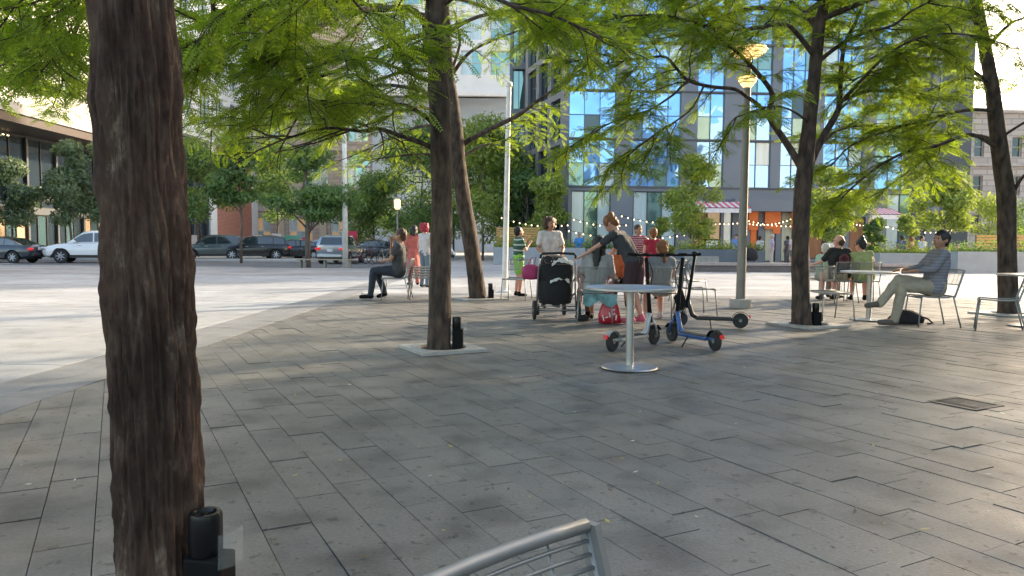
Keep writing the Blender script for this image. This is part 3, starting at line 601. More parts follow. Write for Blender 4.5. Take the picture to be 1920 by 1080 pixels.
def window(root, o, u, q, gm_, fm, nx=1, nz=1, depth=.3, fw=.06, arch=False, rnd=None, multi=None, bow=0, name='window'):
    o, u = V(o), V(u); nrm = V((u.y, -u.x, 0)); a, b, c, d = q; rz = math.atan2(u.y, u.x); mb = MB()
    def bar(u0, u1, z0, z1, t=.08): mb.box(o + u * ((u0 + u1) / 2) + V((0, 0, (z0 + z1) / 2)) - nrm * (depth - .02), (u1 - u0, t, z1 - z0), rz)
    bar(a, a + fw, c, d); bar(b - fw, b, c, d); bar(a + fw, b - fw, c, c + fw); bar(a + fw, b - fw, d - fw, d)
    for i in range(1, nx): x = a + (b - a) * i / nx; bar(x - fw * .4, x + fw * .4, c + fw, d - fw, .07)
    for j in range(1, nz): z = c + (d - c) * j / nz; bar(a + fw, b - fw, z - fw * .4, z + fw * .4, .06)
    fr = mb.build(name, fm, root)
    g = MB(); k = 0; dd = depth + .02
    for i in range(nx):
        for j in range(nz):
            x0, x1 = a + (b - a) * i / nx, a + (b - a) * (i + 1) / nx; z0, z1 = c + (d - c) * j / nz, c + (d - c) * (j + 1) / nz; mi = multi(i, j) if multi else 0
            t = [(rnd.uniform(-1, 1) * .012 if rnd else 0) for _ in range(4)]
            g.quad(o + u * x0 + V((0, 0, z0)) - nrm * (dd + t[0]), o + u * x1 + V((0, 0, z0)) - nrm * (dd + t[1]), o + u * x1 + V((0, 0, z1)) - nrm * (dd + t[2]), o + u * x0 + V((0, 0, z1)) - nrm * (dd + t[3]), mi)
    g.build('pane', gm_, fr); return fr
def bulk(root, c, d, m, name='roof_block', rz=0): mb = MB(); mb.box(c, d, rz); return mb.build(name, m, root)

# --- main glass tower, front at y=48, slightly turned
GB = thing('glass_building', 'tall blue-glass building with slate grey panels behind the young trees', 'building', (3.5, 47.2, .0))
gx0, gx1 = 3.4, 29.4; gu = V((gx1 - gx0, 1.6, 0)).normalized(); go = V((0, 0, 0)); GW = 26.1; GH = 27
lv = [4.75, 7.75, 10.75, 13.75, 16.75, 19.75, 22.75, 25.75]
def ub(px): return (gx(px, 47.6) - 3.5)
cols = [(1066, 1146), (1180, 1268), (1306, 1350), (1392, 1440), (1466, 1526), (1548, 1618), (1650, 1750), (1775, 1812)]
ops = []; rb = random.Random(5)
for c in cols:
    for j in range(len(lv) - 1):
        ops.append((ub(c[0]) - .12, ub(c[1]) + .12, lv[j] + .04, lv[j + 1] - .04))
gops = [(ub(1068), ub(1142), .3, 4.5), (ub(1184), ub(1266), .3, 4.5), (ub(1300), ub(1352), .3, 3.3), (ub(1356), ub(1374), .1, 3.3), (ub(1408), ub(1424), .1, 3.3), (ub(1436), ub(1458), .1, 3.3), (ub(1468), ub(1492), .1, 3.3), (ub(1520), ub(1580), .3, 3.3), (ub(1600), ub(1632), .1, 3.0), (ub(1636), ub(1648), .1, 3.0), (ub(1672), ub(1750), .3, 4.5), (ub(1776), ub(1810), .3, 4.5)]
facade(GB, go, gu, GW, GH, ops + gops, S_GREY, .14)
for q in ops:
    nx = max(1, round((q[1] - q[0]) / .85)); ph = rb.random()
    right = q[0] > ub(1600)
    window(GB, go, gu, q, [G_BLUE, G_PALE, G_DARK, G_GREEN], S_TF, nx, 2, .14, .045, rnd=rb,
           multi=lambda i, j: (rb.choice((1, 1, 3, 0)) if right else (0 if rb.random() < .72 else rb.choice((1, 2, 3)))))
m_warm = mat('warm_interior', (.42, .30, .18), .5, em=(1, .62, .3), ems=.06)
m_wood = mat('brown_wood_panel', (.26, .11, .045), .5, var=.25, scale=5, stretch=(1, 1, .15))
m_orange = mat('orange_blind', (.5, .13, .035), .6, em=(1, .22, .04), ems=.05)
m_cream = mat('cream_curtain', (.50, .50, .36), .7, var=.12, scale=4, stretch=(1, 1, .05))
for k, q in enumerate(gops):
    gg = [[G_PALE, G_GREEN], [G_PALE, G_GREEN], [m_wood, m_warm], [G_PALE, m_cream], [m_orange, G_DARK], [m_cream, m_cream], [m_cream, G_GREEN], [m_wood, G_DARK], [m_wood, G_DARK], [m_warm, m_warm], [G_PALE, G_GREEN], [G_PALE, G_GREEN]][k]
    window(GB, go, gu, q, gg, S_FRAME, max(1, round((q[1] - q[0]) / .9)), 1, .12, .06, rnd=rb, multi=lambda i, j: i % 2, name='shopfront')
mb = MB()
for z in lv: mb.box(go + gu * (GW / 2) + V((0, -.012, z)) - V((gu.y, -gu.x, 0)) * -.03, (GW, .10, .09), math.atan2(gu.y, gu.x))
mb.build('floor_band', S_DGREY, GB)
mb = MB(); mb.box(go + gu * (ub(1400) + 1.9) + V((.1, -.55, 3.65)), (6.2, 1.1, .75), math.atan2(gu.y, gu.x)); mb.build('shop_fascia', S_GREY, GB)
mb = MB()
for x0, x1 in ((1446, 1452), (1500, 1506)):
    mb.quad(go + gu * ub(1452) + V((0, -.03, 3.4)), go + gu * ub(1466) + V((0, -.03, 3.4)), go + gu * ub(1466) + V((0, -.03, 1.9)), go + gu * ub(1452) + V((0, -.03, 1.9)))
    break
mb.box(go + gu * (ub(1447)) + V((0, -.2, 2.75)), (.85, .05, 1.1), 0); mb.box(go + gu * (ub(1412)) + V((0, -.2, 2.7)), (.6, .05, 1.15), 0); mb.box(go + gu * (ub(1494)) + V((0, -.2, 2.75)), (.6, .05, 1.1), 0)
mb.build('orange_blind', m_orange, GB)
bulk(GB, (GW / 2 + .4, 9.5, GH / 2 + .1), (GW - .8, 16, GH - .2), S_DGREY, 'rear_block')
# left side wall of the tower
sfo = V((-2.6, 9, 0)); su = (V((0, 0, 0)) - sfo); sl = su.length; su.normalize()
so = [(a, a + 1.9, z + .2, z + 2.8) for z in [1.2] + lv[:-1] for a in (.6, 3.2, 5.8)]
facade(GB, sfo, su, sl, GH, so, S_GREY, .25, 'side_wall')
for q in so: window(GB, sfo, su, q, [G_DARK, G_GREEN], S_FRAME, 2, 1, .25, .07, rnd=rb, multi=lambda i, j: (i + int(q[2])) % 2)

# --- striped awnings
m_awn = mat('awning_cloth_white', (.75, .70, .70), .8); m_awr = mat('awning_cloth_pink', (.72, .12, .16), .8)
def awning(px0, px1, pz, D, lab):
    x0, x1 = gx(px0, D), gx(px1, D); w_ = x1 - x0; z = pz; t = thing('striped_awning', lab, 'awning', ((x0 + x1) / 2, D, z), 0, 'striped awnings over the shopfronts')
    mb = MB(); n = 16
    for i in range(n):
        a, b = -w_ / 2 + w_ * i / n, -w_ / 2 + w_ * (i + 1) / n
        for s, (y0, z0, y1, z1) in enumerate(((0, .55, -1.6, .12), (-1.6, .12, -1.62, -.18))):
            mb.quad((a, y1, z1), (b, y1, z1), (b, y0, z0), (a, y0, z0), i % 2 if s == 0 else 0)
    mb.build('canopy_cloth', [m_awn, m_awr], t); mb = MB()
    for s in (-1, 1): mb.tube([(s * w_ / 2, 0, .52), (s * w_ / 2, -1.6, .1), (s * w_ / 2, 0, -.1)], .025, 6)
    mb.tube([(-w_ / 2, -1.6, .1), (w_ / 2, -1.6, .1)], .025, 6); mb.build('frame', S_FRAME, t)
awning(1296, 1390, 3.25, 46.2, 'pink and white striped awning left of the lamp post'); awning(1604, 1664, 2.95, 46.6, 'pink and white striped awning behind the seated couple')

# --- dark glass wing left of the tower
DW = thing('dark_glass_wing', 'grey panelled wing with tall dark windows behind the white pole', 'building', (-.3, 60, 0))
W_ = 5.2; wo = V((0, 0, 0)); wops = [(a, a + b, z, z + 3.1) for z in (1, 4.6, 8.2, 11.8, 15.4, 19, 22.6) for a, b in ((.25, .95), (1.9, .95), (3.5, .95))]
facade(DW, wo, V((1, 0, 0)), W_, 28, wops, S_GREY, .35)
for q in wops: window(DW, wo, V((1, 0, 0)), q, [G_DARK, G_GREEN, G_PALE], S_FRAME, 2, 1, .35, .06, rnd=rb, multi=lambda i, j: rb.choice((0, 0, 1, 2)))
bulk(DW, (2.6, 6.5, 14), (5.1, 12, 27.8), S_DGREY, 'rear_block')

# --- white building with projecting upper floors
WB = thing('white_building', 'white building whose upper floors project above the trees between the two trunks', 'building', (-17.5, 88, 0))
ww = 18.2; wops = [(1.2 + 3.4 * i, 3.6 + 3.4 * i, 20.6 + 4 * j, 23.4 + 4 * j) for i in range(5) for j in range(5)]
facade(WB, (0, 0, 0), V((1, 0, 0)), ww, 42, wops, S_WHITE, .3, z0=18.6)
for q in wops: window(WB, (0, 0, 0), V((1, 0, 0)), q, [G_PALE, G_GREEN], S_WFRAME, 2, 2, .3, .08, rnd=rb, multi=lambda i, j: rb.choice((0, 0, 1)))
bulk(WB, (ww / 2, 6, 30.4), (ww - .1, 11.2, 23.2), S_WHITE, 'upper_block'); bulk(WB, (ww / 2, 7, 9.3), (ww - 1, 8, 18.4), mat('pale_blue_panel', (.42, .48, .55), .6), 'lower_block')
mb = MB(); mb.box((ww / 2, -.2, 18.4), (ww + .4, .7, .5)); mb.build('cornice', S_WHITE, WB)
mb = MB(); mb.box((ww / 2, 2.85, 12), (ww - .6, .3, .5)); mb.box((ww / 2, 2.85, 6), (ww - .6, .3, .5)); mb.build('floor_band', S_SAND, WB)

# --- sandstone building with arched windows
SB = thing('sandstone_building', 'old sandstone building with arched white windows beyond the parked cars', 'building', (-37, 100, 0))
sw = 24.5; aw = gx(672, 100) + 37
sops = [(aw - 1.6 + k * 5.6, aw + 1.6 + k * 5.6, 8.4, 11.2) for k in (-3, -2, -1, 0)] + [(aw - 1.4 + k * 5.6, aw + 1.4 + k * 5.6, 14.4, 18.2) for k in (-3, -2, -1, 0)] + [(aw - 1.4 + k * 5.6, aw + 1.4 + k * 5.6, 21.5, 25) for k in (-3, -2, -1, 0)] + [(1.5 + k * 5.6, 4.7 + k * 5.6, .6, 4.4) for k in range(4)]
facade(SB, (0, 0, 0), V((1, 0, 0)), sw, 33, sops, S_SBLOCK, .45)
for k, q in enumerate(sops): window(SB, (0, 0, 0), V((1, 0, 0)), q, [G_GREEN, G_PALE] if k < 12 else [m_warm, G_PALE], S_WFRAME, 3, 2, .4, .16, rnd=rb, multi=lambda i, j: (i + j) % 2)
for k in (-3, -2, -1, 0):           # fanlight arches
    mb = MB(); c = aw + k * 5.6; n = 14
    ring = [(c + 1.6 * math.cos(math.pi * i / n), 11.2 + 1.5 * math.sin(math.pi * i / n)) for i in range(n + 1)]
    mb.add([(c, -.03, 11.2)] + [(x, -.03, z) for x, z in ring], [(0, i + 1, i + 2) for i in range(n)]); mb.build('fanlight', G_GREEN, SB)
    mb = MB(); mb.tube([(x + (x - c) * .12, -.08, z + (z - 11.2) * .12) for x, z in ring], .2, 6)
    mb.build('arch_moulding', S_SAND, SB)
    mb = MB()
    for i in (3, 7, 11): mb.tube([(c, -.05, 11.2), (ring[i][0], -.05, ring[i][1])], .06, 5)
    mb.tube([(c - 1.6, -.05, 11.2), (c + 1.6, -.05, 11.2)], .09, 5); mb.build('glazing_bar', S_WFRAME, SB)
mb = MB()
for z, h, p in ((5.4, .5, .5), (7.5, .3, .3), (13.4, .5, .6), (20, .5, .5), (27, .5, .6), (32.7, .9, 1.1)): mb.box((sw / 2, -p / 2 + .05, z), (sw + .2, p, h))
mb.build('cornice', S_SAND, SB); bulk(SB, (sw / 2, 8, 16.4), (sw - .2, 14.8, 32.6), S_SAND, 'rear_block')
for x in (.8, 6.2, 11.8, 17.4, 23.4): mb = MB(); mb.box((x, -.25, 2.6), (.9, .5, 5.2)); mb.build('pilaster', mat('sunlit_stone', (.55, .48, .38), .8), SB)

# --- left street wall: stone building with canopy, then glazed bay and brick panel
LB = thing('stone_office_building', 'pale stone office building with a dark red canopy at the upper left', 'building', (-34, 40, 0))
lo = V((0, 0, 0)); lu = V((0, 1, 0))      # outward normal = (1,0,0)
lw = 36; lops = [(1.6 + 5.2 * i, 3.9 + 5.2 * i, 12.1 + 6.2 * j, 16.8 + 6.2 * j) for i in range(7) for j in range(5)]
facade(LB, lo, lu, lw, 46, lops, S_STONE, .5, z0=9.8)
for q in lops: window(LB, lo, lu, q, [G_GREEN, G_DARK, G_PALE], S_FRAME, 2, 2, .5, .09, rnd=rb, multi=lambda i, j: rb.choice((0, 0, 1, 2)))
mb = MB(); mb.box((.6, lw / 2, 9.55), (3.6, lw + .6, .7)); mb.build('canopy', mat('canopy_edge_stone', (.40, .38, .36), .6), LB)
mb = MB(); mb.box((.55, lw / 2, 8.9), (3.4, lw + .3, .56)); mb.build('canopy_soffit', mat('maroon_soffit', (.035, .018, .016), .5), LB)
gq = [(0.4 + 3.5 * i, 3.7 + 3.5 * i, 3.5, 8.5) for i in range(10)]
facade(LB, (-1.0, 0, 0), lu, lw, 8.6, gq + [(a, b, .4, 3.0) for a, b, c, d in gq], S_DGREY, .2, 'ground_floor_wall')
for k, q in enumerate(gq): window(LB, (-1.0, 0, 0), lu, q, G_DARK, S_FRAME, 2, 1, .2, .08); window(LB, (-1.0, 0, 0), lu, (q[0], q[1], .4, 3.0), [m_warm if k % 3 == 0 else G_DARK, G_GREEN], S_FRAME, 3, 1, .2, .08, multi=lambda i, j: i % 2, name='shopfront')
bulk(LB, (-8.2, lw / 2, 23), (13.6, lw - .2, 45.8), S_STONE, 'rear_block')
mb = MB()
for k in range(9): mb.box((-.95, 8.2 + k * .5, 8.35), (.05, .16, .05))
mb.build('ceiling_lamp', mat('warm_lamp', (1, .8, .5), em=(1, .75, .4), ems=2), LB)
# sign board with pale block lettering (illegible in the photo)
sg = thing('shop_sign', 'long black sign board with a row of small white letters at the far left', 'sign', (-32.7, 49.3, 4.15))
mb = MB(); mb.box((0, 1.6, 0), (.14, 5.6, .8)); mb.build('board', S_FRAME, sg)
mb = MB(); rs = random.Random(9); y = -.8
while y < 3.9:
    t = rs.choice('IHLTEC'); h = .36; b = lambda dy, dz, sy, sz: mb.box((.09, y + dy, dz), (.03, sy, sz))
    b(0, 0, .07, h)
    if t in 'HLTEC': b(.18 if t == 'H' else .12, 0 if t == 'H' else (h / 2 - .035 if t == 'T' else -h / 2 + .035), .07 if t == 'H' else .17, h if t == 'H' else .07)
    if t in 'EC': b(.12, h / 2 - .035, .17, .07)
    if t in 'EH': b(.11, 0, .13, .06)
    y += .34
mb.build('lettering', S_WFRAME, sg)
SW2 = thing('side_street_building', 'pale building with a tall red brick panel and dark glazed bay behind the parked cars', 'building', (-34, 76.2, 0))
bw = 23.6; bop = [(1.4 + 4.4 * i, 3.6 + 4.4 * i, 14.2 + 5 * j, 17.6 + 5 * j) for i in range(5) for j in range(6)]
facade(SW2, (0, 0, 0), lu, bw, 44, bop, S_WHITE, .4, z0=12)
for q in bop: window(SW2, (0, 0, 0), lu, q, [G_GREEN, G_PALE], S_FRAME, 2, 1, .4, .09, rnd=rb, multi=lambda i, j: (i + j) % 2)
facade(SW2, (0, 0, 0), lu, 7.8, 11.98, [(.4, 3.8, 5.6, 11.2), (4.2, 7.4, 5.6, 11.2), (.4, 3.8, .4, 4.8), (4.2, 7.4, .4, 4.8)], S_DGREY, .3, 'glazed_bay')
for q in ((.4, 3.8, 5.6, 11.2), (4.2, 7.4, 5.6, 11.2), (.4, 3.8, .4, 4.8), (4.2, 7.4, .4, 4.8)): window(SW2, (0, 0, 0), lu, q, G_DARK, S_FRAME, 2, 2, .3, .08)
for y, q in ((8.8, 1.9), (22.6, 1.8)): mb = MB(); mb.box((-.3, y, 6), (.9, q, 11.9)); mb.build('pilaster', S_WHITE, SW2)
mb = MB(); mb.box((-.5, 15.72, 6), (.9, 11.9, 11.9)); mb.build('brick_panel', S_BRICK, SW2)
mb = MB(); mb.box((.35, bw / 2, 12.3), (.7, bw, .5)); mb.build('cornice', S_WHITE, SW2); bulk(SW2, (-7.6, bw / 2, 22), (13, bw - .2, 43.6), S_WHITE, 'rear_block')

# --- beige block at the right edge
RB = thing('beige_masonry_building', 'beige masonry building with small paired windows at the right edge', 'building', (43.5, 76, 0))
rops = [(1.2 + 5.6 * i + k, 2.2 + 5.6 * i + k, 2.4 + 3.9 * j, 4.4 + 3.9 * j) for i in range(4) for j in range(3) for k in (0, 1.8)]
facade(RB, (0, 0, 0), V((1, 0, 0)), 24, 14.6, rops, S_SBLOCK, .35)
for q in rops: window(RB, (0, 0, 0), V((1, 0, 0)), q, G_DARK, S_SAND, 1, 2, .3, .08)
mb = MB(); [mb.box((12, -.1, z), (24.3, .4, .3)) for z in (1.6, 5.5, 9.4, 14.7)]; mb.build('cornice', S_SAND, RB); bulk(RB, (12, 8, 7.3), (23.8, 15.2, 14.5), S_SAND, 'rear_block')
# --- unseen building added out of frame to shade the near paving
OB = thing('added_shade_building', 'low pale building added unseen beyond the right edge to shade the paving', 'building', (21, -14, 0))
oo = V((0, 36.2, 0)); ou = V((0, -1, 0)); oops = [(1.5 + 4 * i, 4.2 + 4 * i, 1 + 4.2 * j, 3.8 + 4.2 * j) for i in range(8) for j in range(3)]
facade(OB, oo, ou, 36.2, 14, oops, S_STONE, .3)
for q in oops: window(OB, oo, ou, q, G_GREEN, S_FRAME, 2, 1, .3, .08)
bulk(OB, (7.2, 18.1, 7), (13.7, 36, 13.9), S_STONE, 'rear_block')
# ---------------------------------------------------------------- plaza furniture
M_STEEL = mat('brushed_steel', (.42, .42, .41), .34, .85, var=.06, scale=30)
M_WIRE = mat('satin_wire_metal', (.27, .27, .26), .5, .65, var=.05, scale=30)
M_BLACK = mat('black_plastic', (.006, .006, .007), .65, var=.2, spec=.15)
M_RUB = mat('rubber', (.02, .02, .021), .8)
M_GREYP = mat('grey_paint', (.22, .21, .19), .45, .3, var=.08)
M_WPOST = mat('white_post_paint', (.72, .70, .66), .4)
M_CONC = mat('cast_concrete', (.40, .38, .35), .85, var=.12, scale=8, bump=.2, bscale=60)

def round_table(loc, label, top_r=.44):
    t = thing('round_table', label, 'table', loc, 0, 'round steel cafe tables')
    mb = MB(); mb.lathe([(.05, 0), (.262, .002), (.272, .010), (.262, .020), (.06, .030), (.05, .032)], n=48); mb.build('base_plate', M_STEEL, t, auto=30)
    mb = MB(); mb.lathe([(.038, .03), (.038, .748)], n=24); mb.build('pedestal', M_STEEL, t, auto=30)
    mb = MB(); mb.lathe([(.10, .738), (.13, .748), (.13, .754), (top_r - .02, .755), (top_r, .761), (top_r, .778), (top_r - .008, .783)], n=64); mb.build('tabletop', M_STEEL, t, auto=30); return t
pt = P(1180, 691); round_table((pt.x, pt.y, .004), 'round steel table standing alone in front of the scooters')
pt2 = P(1628, 601); round_table((pt2.x, pt2.y, .004), 'round table in front of the cross-legged man and the couple')
pt3 = P(1915, 612); round_table((pt3.x + .1, pt3.y, .004), 'round table cut off by the right edge of the view')

def make_chair(label, loc=(0, 0, 0), rz=0):
    t = thing('wire_chair', label, 'chair', loc, rz, 'steel wire chairs on the plaza')
    # seat: wires side to side in a frame with rolled front
    prof = [(-.23, .455), (-.15, .437), (0, .432), (.13, .440), (.20, .445), (.235, .430)]
    def pz(y):
        for (a, za), (b, zb) in zip(prof[:-1], prof[1:]):
            if a <= y <= b: return za + (zb - za) * (y - a) / (b - a)
        return prof[-1][1]
    mb = MB()
    for k in range(24): y = -.225 + k * .0198; mb.tube([(-.232, y, pz(y) + .008), (-.1, y, pz(y) - .004), (.1, y, pz(y) - .004), (.232, y, pz(y) + .008)], .0032, 5)
    for x in (-.12, 0, .12): mb.tube([(x, y, z - .008) for y, z in prof], .004, 5)
    mb.build('seat', M_WIRE, t, smooth=True)
    mb = MB()
    for s in (-1, 1): mb.tube([(s * .24, y, z + .006) for y, z in prof], .010, 8)
    mb.tube([(-.24, .238, .428), (.24, .238, .428)], .010, 8); mb.tube([(-.24, -.23, .458), (.24, -.23, .458)], .009, 8); mb.build('seat_frame', M_WIRE, t, smooth=True)
    bk = lambda z: -.235 - (z - .45) * .30
    for s in (-1, 1):
        mb = MB(); mb.tube([(s * .24, .22, .438), (s * .255, .245, .2), (s * .262, .262, 0)], .011, 8); mb.build('leg', M_WIRE, t, smooth=True)
        mb = MB(); mb.tube([(s * .24, -.22, .45), (s * .252, -.28, .2), (s * .262, -.33, 0)], .011, 8); mb.build('leg', M_WIRE, t, smooth=True)
        mb = MB(); mb.add([(s * .248 + a * .006, bk(z) + b * .014, z) for z in (.44, .62, .845) for a, b in ((-1, -1), (1, -1), (1, 1), (-1, 1))],
                          [(0, 3, 2, 1), (8, 9, 10, 11)] + [(4 * i + k, 4 * i + (k + 1) % 4, 4 * i + 4 + (k + 1) % 4, 4 * i + 4 + k) for i in (0, 1) for k in range(4)]); mb.build('back_post', M_WIRE, t)
    cur = lambda x, z: bk(z) - .030 * (1 - (x / .245) ** 2)
    xs = [-.243 + .486 * i / 8 for i in range(9)]
    mb = MB()
    for k in range(13): z = .636 + k * .0157; mb.tube([(x, cur(x, z), z) for x in xs], .0028, 5)
    for x in xs[1:-1:2]: mb.tube([(x, cur(x, .625) - .005, .625), (x, cur(x, .84) - .005, .84)], .0022, 5)
    mb.build('backrest', M_WIRE, t, smooth=True)
    mb = MB()
    for z, r in ((.842, .0092), (.622, .007)): mb.tube([(x, cur(x, z), z) for x in xs], r, 8)
    mb.tube([(-.243, cur(-.243, .842), .842), (-.243, cur(-.243, .622), .622)], .004, 6); mb.build('back_rail', M_WIRE, t, smooth=True); return t
# near chair: its back's right end seen at the bottom edge
CH = make_chair('wire chair closest to the camera, only its curved backrest showing at the bottom edge', (0, 0, .004), 0)
cr = Q(1102, 1012, .923)      # right (from the picture) top corner of the back
a_face = R(-131)              # facing direction +y rotated
CH.rotation_euler = (0, 0, a_face); off = Matrix.Rotation(a_face, 3, 'Z') @ V((-.248, -.354, 0)); CH.location = (cr.x - off.x, cr.y - off.y, .004 + (cr.z - .848))
CH.location.z = max(.004, CH.location.z) if CH.location.z > -.03 else .004
def chair(px, py, rz, label, dx=0, dy=0, z=.004):
    p = P(px, py); return clone(CH, (p.x + dx, p.y + dy, z), rz, label)
chairs = {}
chairs['A'] = chair(742, 561, R(90), 'wire chair under the man in dark jeans, left of the slim trunk')
for k in range(5): clone(CH, (chairs['A'].location.x + .50 + .010 * k, chairs['A'].location.y + .30, .004 + .055 * k), R(92), ['lowest chair of the stack behind the man in dark jeans', 'second chair up in the stack behind the man in dark jeans', 'middle chair of the stack behind the man in dark jeans', 'fourth chair up in the stack behind the man in dark jeans', 'topmost chair of the stack behind the man in dark jeans'][k])
chairs['B'] = chair(968, 562, R(165), 'empty wire chair in front of the boy in green shorts')
chairs['G'] = chair(1116, 604, R(-8), 'wire chair of the long black-haired woman with the teal skirt')
chairs['L'] = chair(1238, 603, R(6), 'wire chair under the brown-haired girl behind the round table')
chairs['S1'] = chair(1305, 590, R(-80), 'empty wire chair behind the black scooter')
chairs['S2'] = chair(1292, 565, R(-150), 'empty wire chair farther back behind the scooters')
chairs['J'] = chair(1165, 575, R(170), 'wire chair of the person in orange behind the leaning woman')
chairs['N1'] = chair(1572, 566, R(5), 'wire chair under the man in the black emblem shirt')
chairs['N2'] = chair(1618, 567, R(-12), 'wire chair under the woman in the green top')
chairs['N3'] = chair(1540, 560, R(-60), 'wire chair under the person with the blue towel')
chairs['E1'] = chair(1556, 600, R(185), 'empty wire chair just right of the forked trunk')
chairs['O'] = chair(1742, 611, R(84), 'wire chair under the cross-legged man in khaki trousers')
chairs['E2'] = chair(1868, 620, R(60), 'empty wire chair at the table on the right edge')

# lamp posts
M_LAMP = mat('glowing_lamp_glass', (.8, .6, .35), .3, em=(1, .58, .2), ems=.7, var=.3, scale=30)  # warm emission makes the lamp heads glow
lp = P(1388, 577); lt = Q(1404, 150, lp.y)
t = thing('lamp_post', 'tall grey lamp post on a round concrete foot with two glowing heads', 'lamp post', (lp.x, lp.y, .004))
mb = MB(); mb.lathe([(.20, 0), (.20, .15), (.185, .165), (.08, .166)], n=32); mb.build('concrete_foot', M_CONC, t, auto=30)
dx = (lt.x - lp.x) * .55
mb = MB(); mb.tube([(0, 0, .16), (dx * .5, 0, 2.4), (dx, 0, 4.75)], [.088, .075, .062], 16); mb.build('pole', M_GREYP, t, auto=40)
mb = MB(); mb.box((dx * .52, -.08, 1.25), (.10, .02, .22)); mb.build('access_hatch', M_GREYP, t)
for z, r in ((4.25, .17), (4.78, .34)):
    mb = MB(); mb.lathe([(.05, z - .16), (r * .55, z - .12), (r * .9, z - .04), (r, z), (r * .9, z + .05), (.05, z + .08)], c=(dx, 0, 0), n=28); h = mb.build('lamp_head', M_LAMP, t, auto=40)
    mb = MB(); [mb.lathe([(r * q, z + o), (r * q + .012, z + o), (r * q + .012, z + o + .015), (r * q, z + o + .015)], c=(dx, 0, 0), n=28) for q, o in ((.8, -.065), (1.0, -.01), (.9, .045))]; mb.build('louvre', M_GREYP, h)
wp = P(946, 548); wt = Q(960, 170, wp.y)
t = thing('white_pole', 'tall white metal pole beside the boy in green shorts', 'pole', (wp.x, wp.y, .0)); k = (wt.x - wp.x) * .5
mb = MB(); mb.tube([(0, 0, 0), (k * .5, 0, 2.5), (k, 0, 4.9)], [.07, .062, .055], 16); mb.build('shaft', M_WPOST, t, auto=40)
mb = MB(); mb.lathe([(.08, 4.9), (.09, 4.93), (.07, 5.0), (.02, 5.03)], c=(k, 0, 0), n=16); mb.build('cap', M_WPOST, t); mb = MB(); mb.lathe([(.15, 0), (.15, .03), (.1, .06)], n=16); mb.build('base_flange', M_WPOST, t)
def street_pole(px, D, h, r, label, head, m=M_WPOST):
    t = thing('street_lamp', label, 'street lamp', (gx(px, D), D, -.1), 0, 'street lamps along the road'); mb = MB(); mb.tube([(0, 0, 0), (0, 0, h)], [r, r * .6], 10); mb.build('pole', m, t, smooth=True)
    if head == 'box':
        mb = MB(); mb.lathe([(.12, h), (.18, h + .1), (.2, h + .5), (.1, h + .62)], n=12); mb.build('lantern', mat('lantern_glass', (.6, .5, .25), .3, em=(1, .8, .35), ems=.5), t); mb = MB(); mb.lathe([(.22, h + .6), (.2, h + .68), (.02, h + .75)], n=12); mb.build('lantern_cap', M_GREYP, t)
    else: mb = MB(); mb.tube([(0, 0, h), (.9, -.3, h + .3)], .05, 8); mb.box((1.2, -.4, h + .3), (.7, .25, .1)); mb.build('lamp_arm', m, t)
street_pole(647, 37, 10.5, .14, 'very tall pale street lamp rising through the foliage beside the arched window', 'arm')
street_pole(745, 44, 3.2, .07, 'short lantern lamp behind the seated man in dark jeans', 'box', M_GREYP)
street_pole(574, 47, 6.5, .07, 'dark slender lamp beyond the thin street tree', 'arm', M_GREYP)

# tree grates and uplights
m_grate = mat('cast_grate', (.42, .40, .37), .5, .3, var=.15, scale=12)
m_soil = mat('pit_soil', (.022, .015, .010), .95, var=.4, scale=30, bump=.6)
def grate(c, rz, label, s=.42, rin=.24):
    t = thing('tree_grate', label, 'tree grate', (c[0], c[1], .004), rz, 'square grates round the tree trunks')
    for half in (0, 1):
        mb = MB(); n = 20; seq = []
        for i in range(n + 1):
            a = math.pi * (i / n) + (math.pi if half else 0) + .0; ca, sa = math.cos(a), math.sin(a); q = s / max(abs(ca), abs(sa))
            seq.append(((rin * ca, rin * sa), (q * ca, q * sa)))
        rings = [0, .14, .17, .36, .39, 1]
        for j in (0, 2, 4):
            f0, f1 = rings[j], rings[j + 1]; o = .006 if half else -.006
            for i in range(n):
                A, B = seq[i], seq[i + 1]; p = lambda S, f, z: (S[0][0] * (1 - f) + S[1][0] * f, S[0][1] * (1 - f) + S[1][1] * f + o, z)
                q = [p(A, f0, .032), p(A, f1, .032), p(B, f1, .032), p(B, f0, .032)]; b = [(x, y, 0) for x, y, _ in q]
                mb.add(q + b, [(0, 1, 2, 3), (4, 7, 6, 5), (0, 4, 5, 1), (1, 5, 6, 2), (2, 6, 7, 3), (3, 7, 4, 0)])
        mb.build('grate_half', m_grate, t)
    mb = MB(); mb.lathe([(.02, .006), (s * .92, .006), (s * .92, .001)], n=28); mb.build('soil', m_soil, t); return t
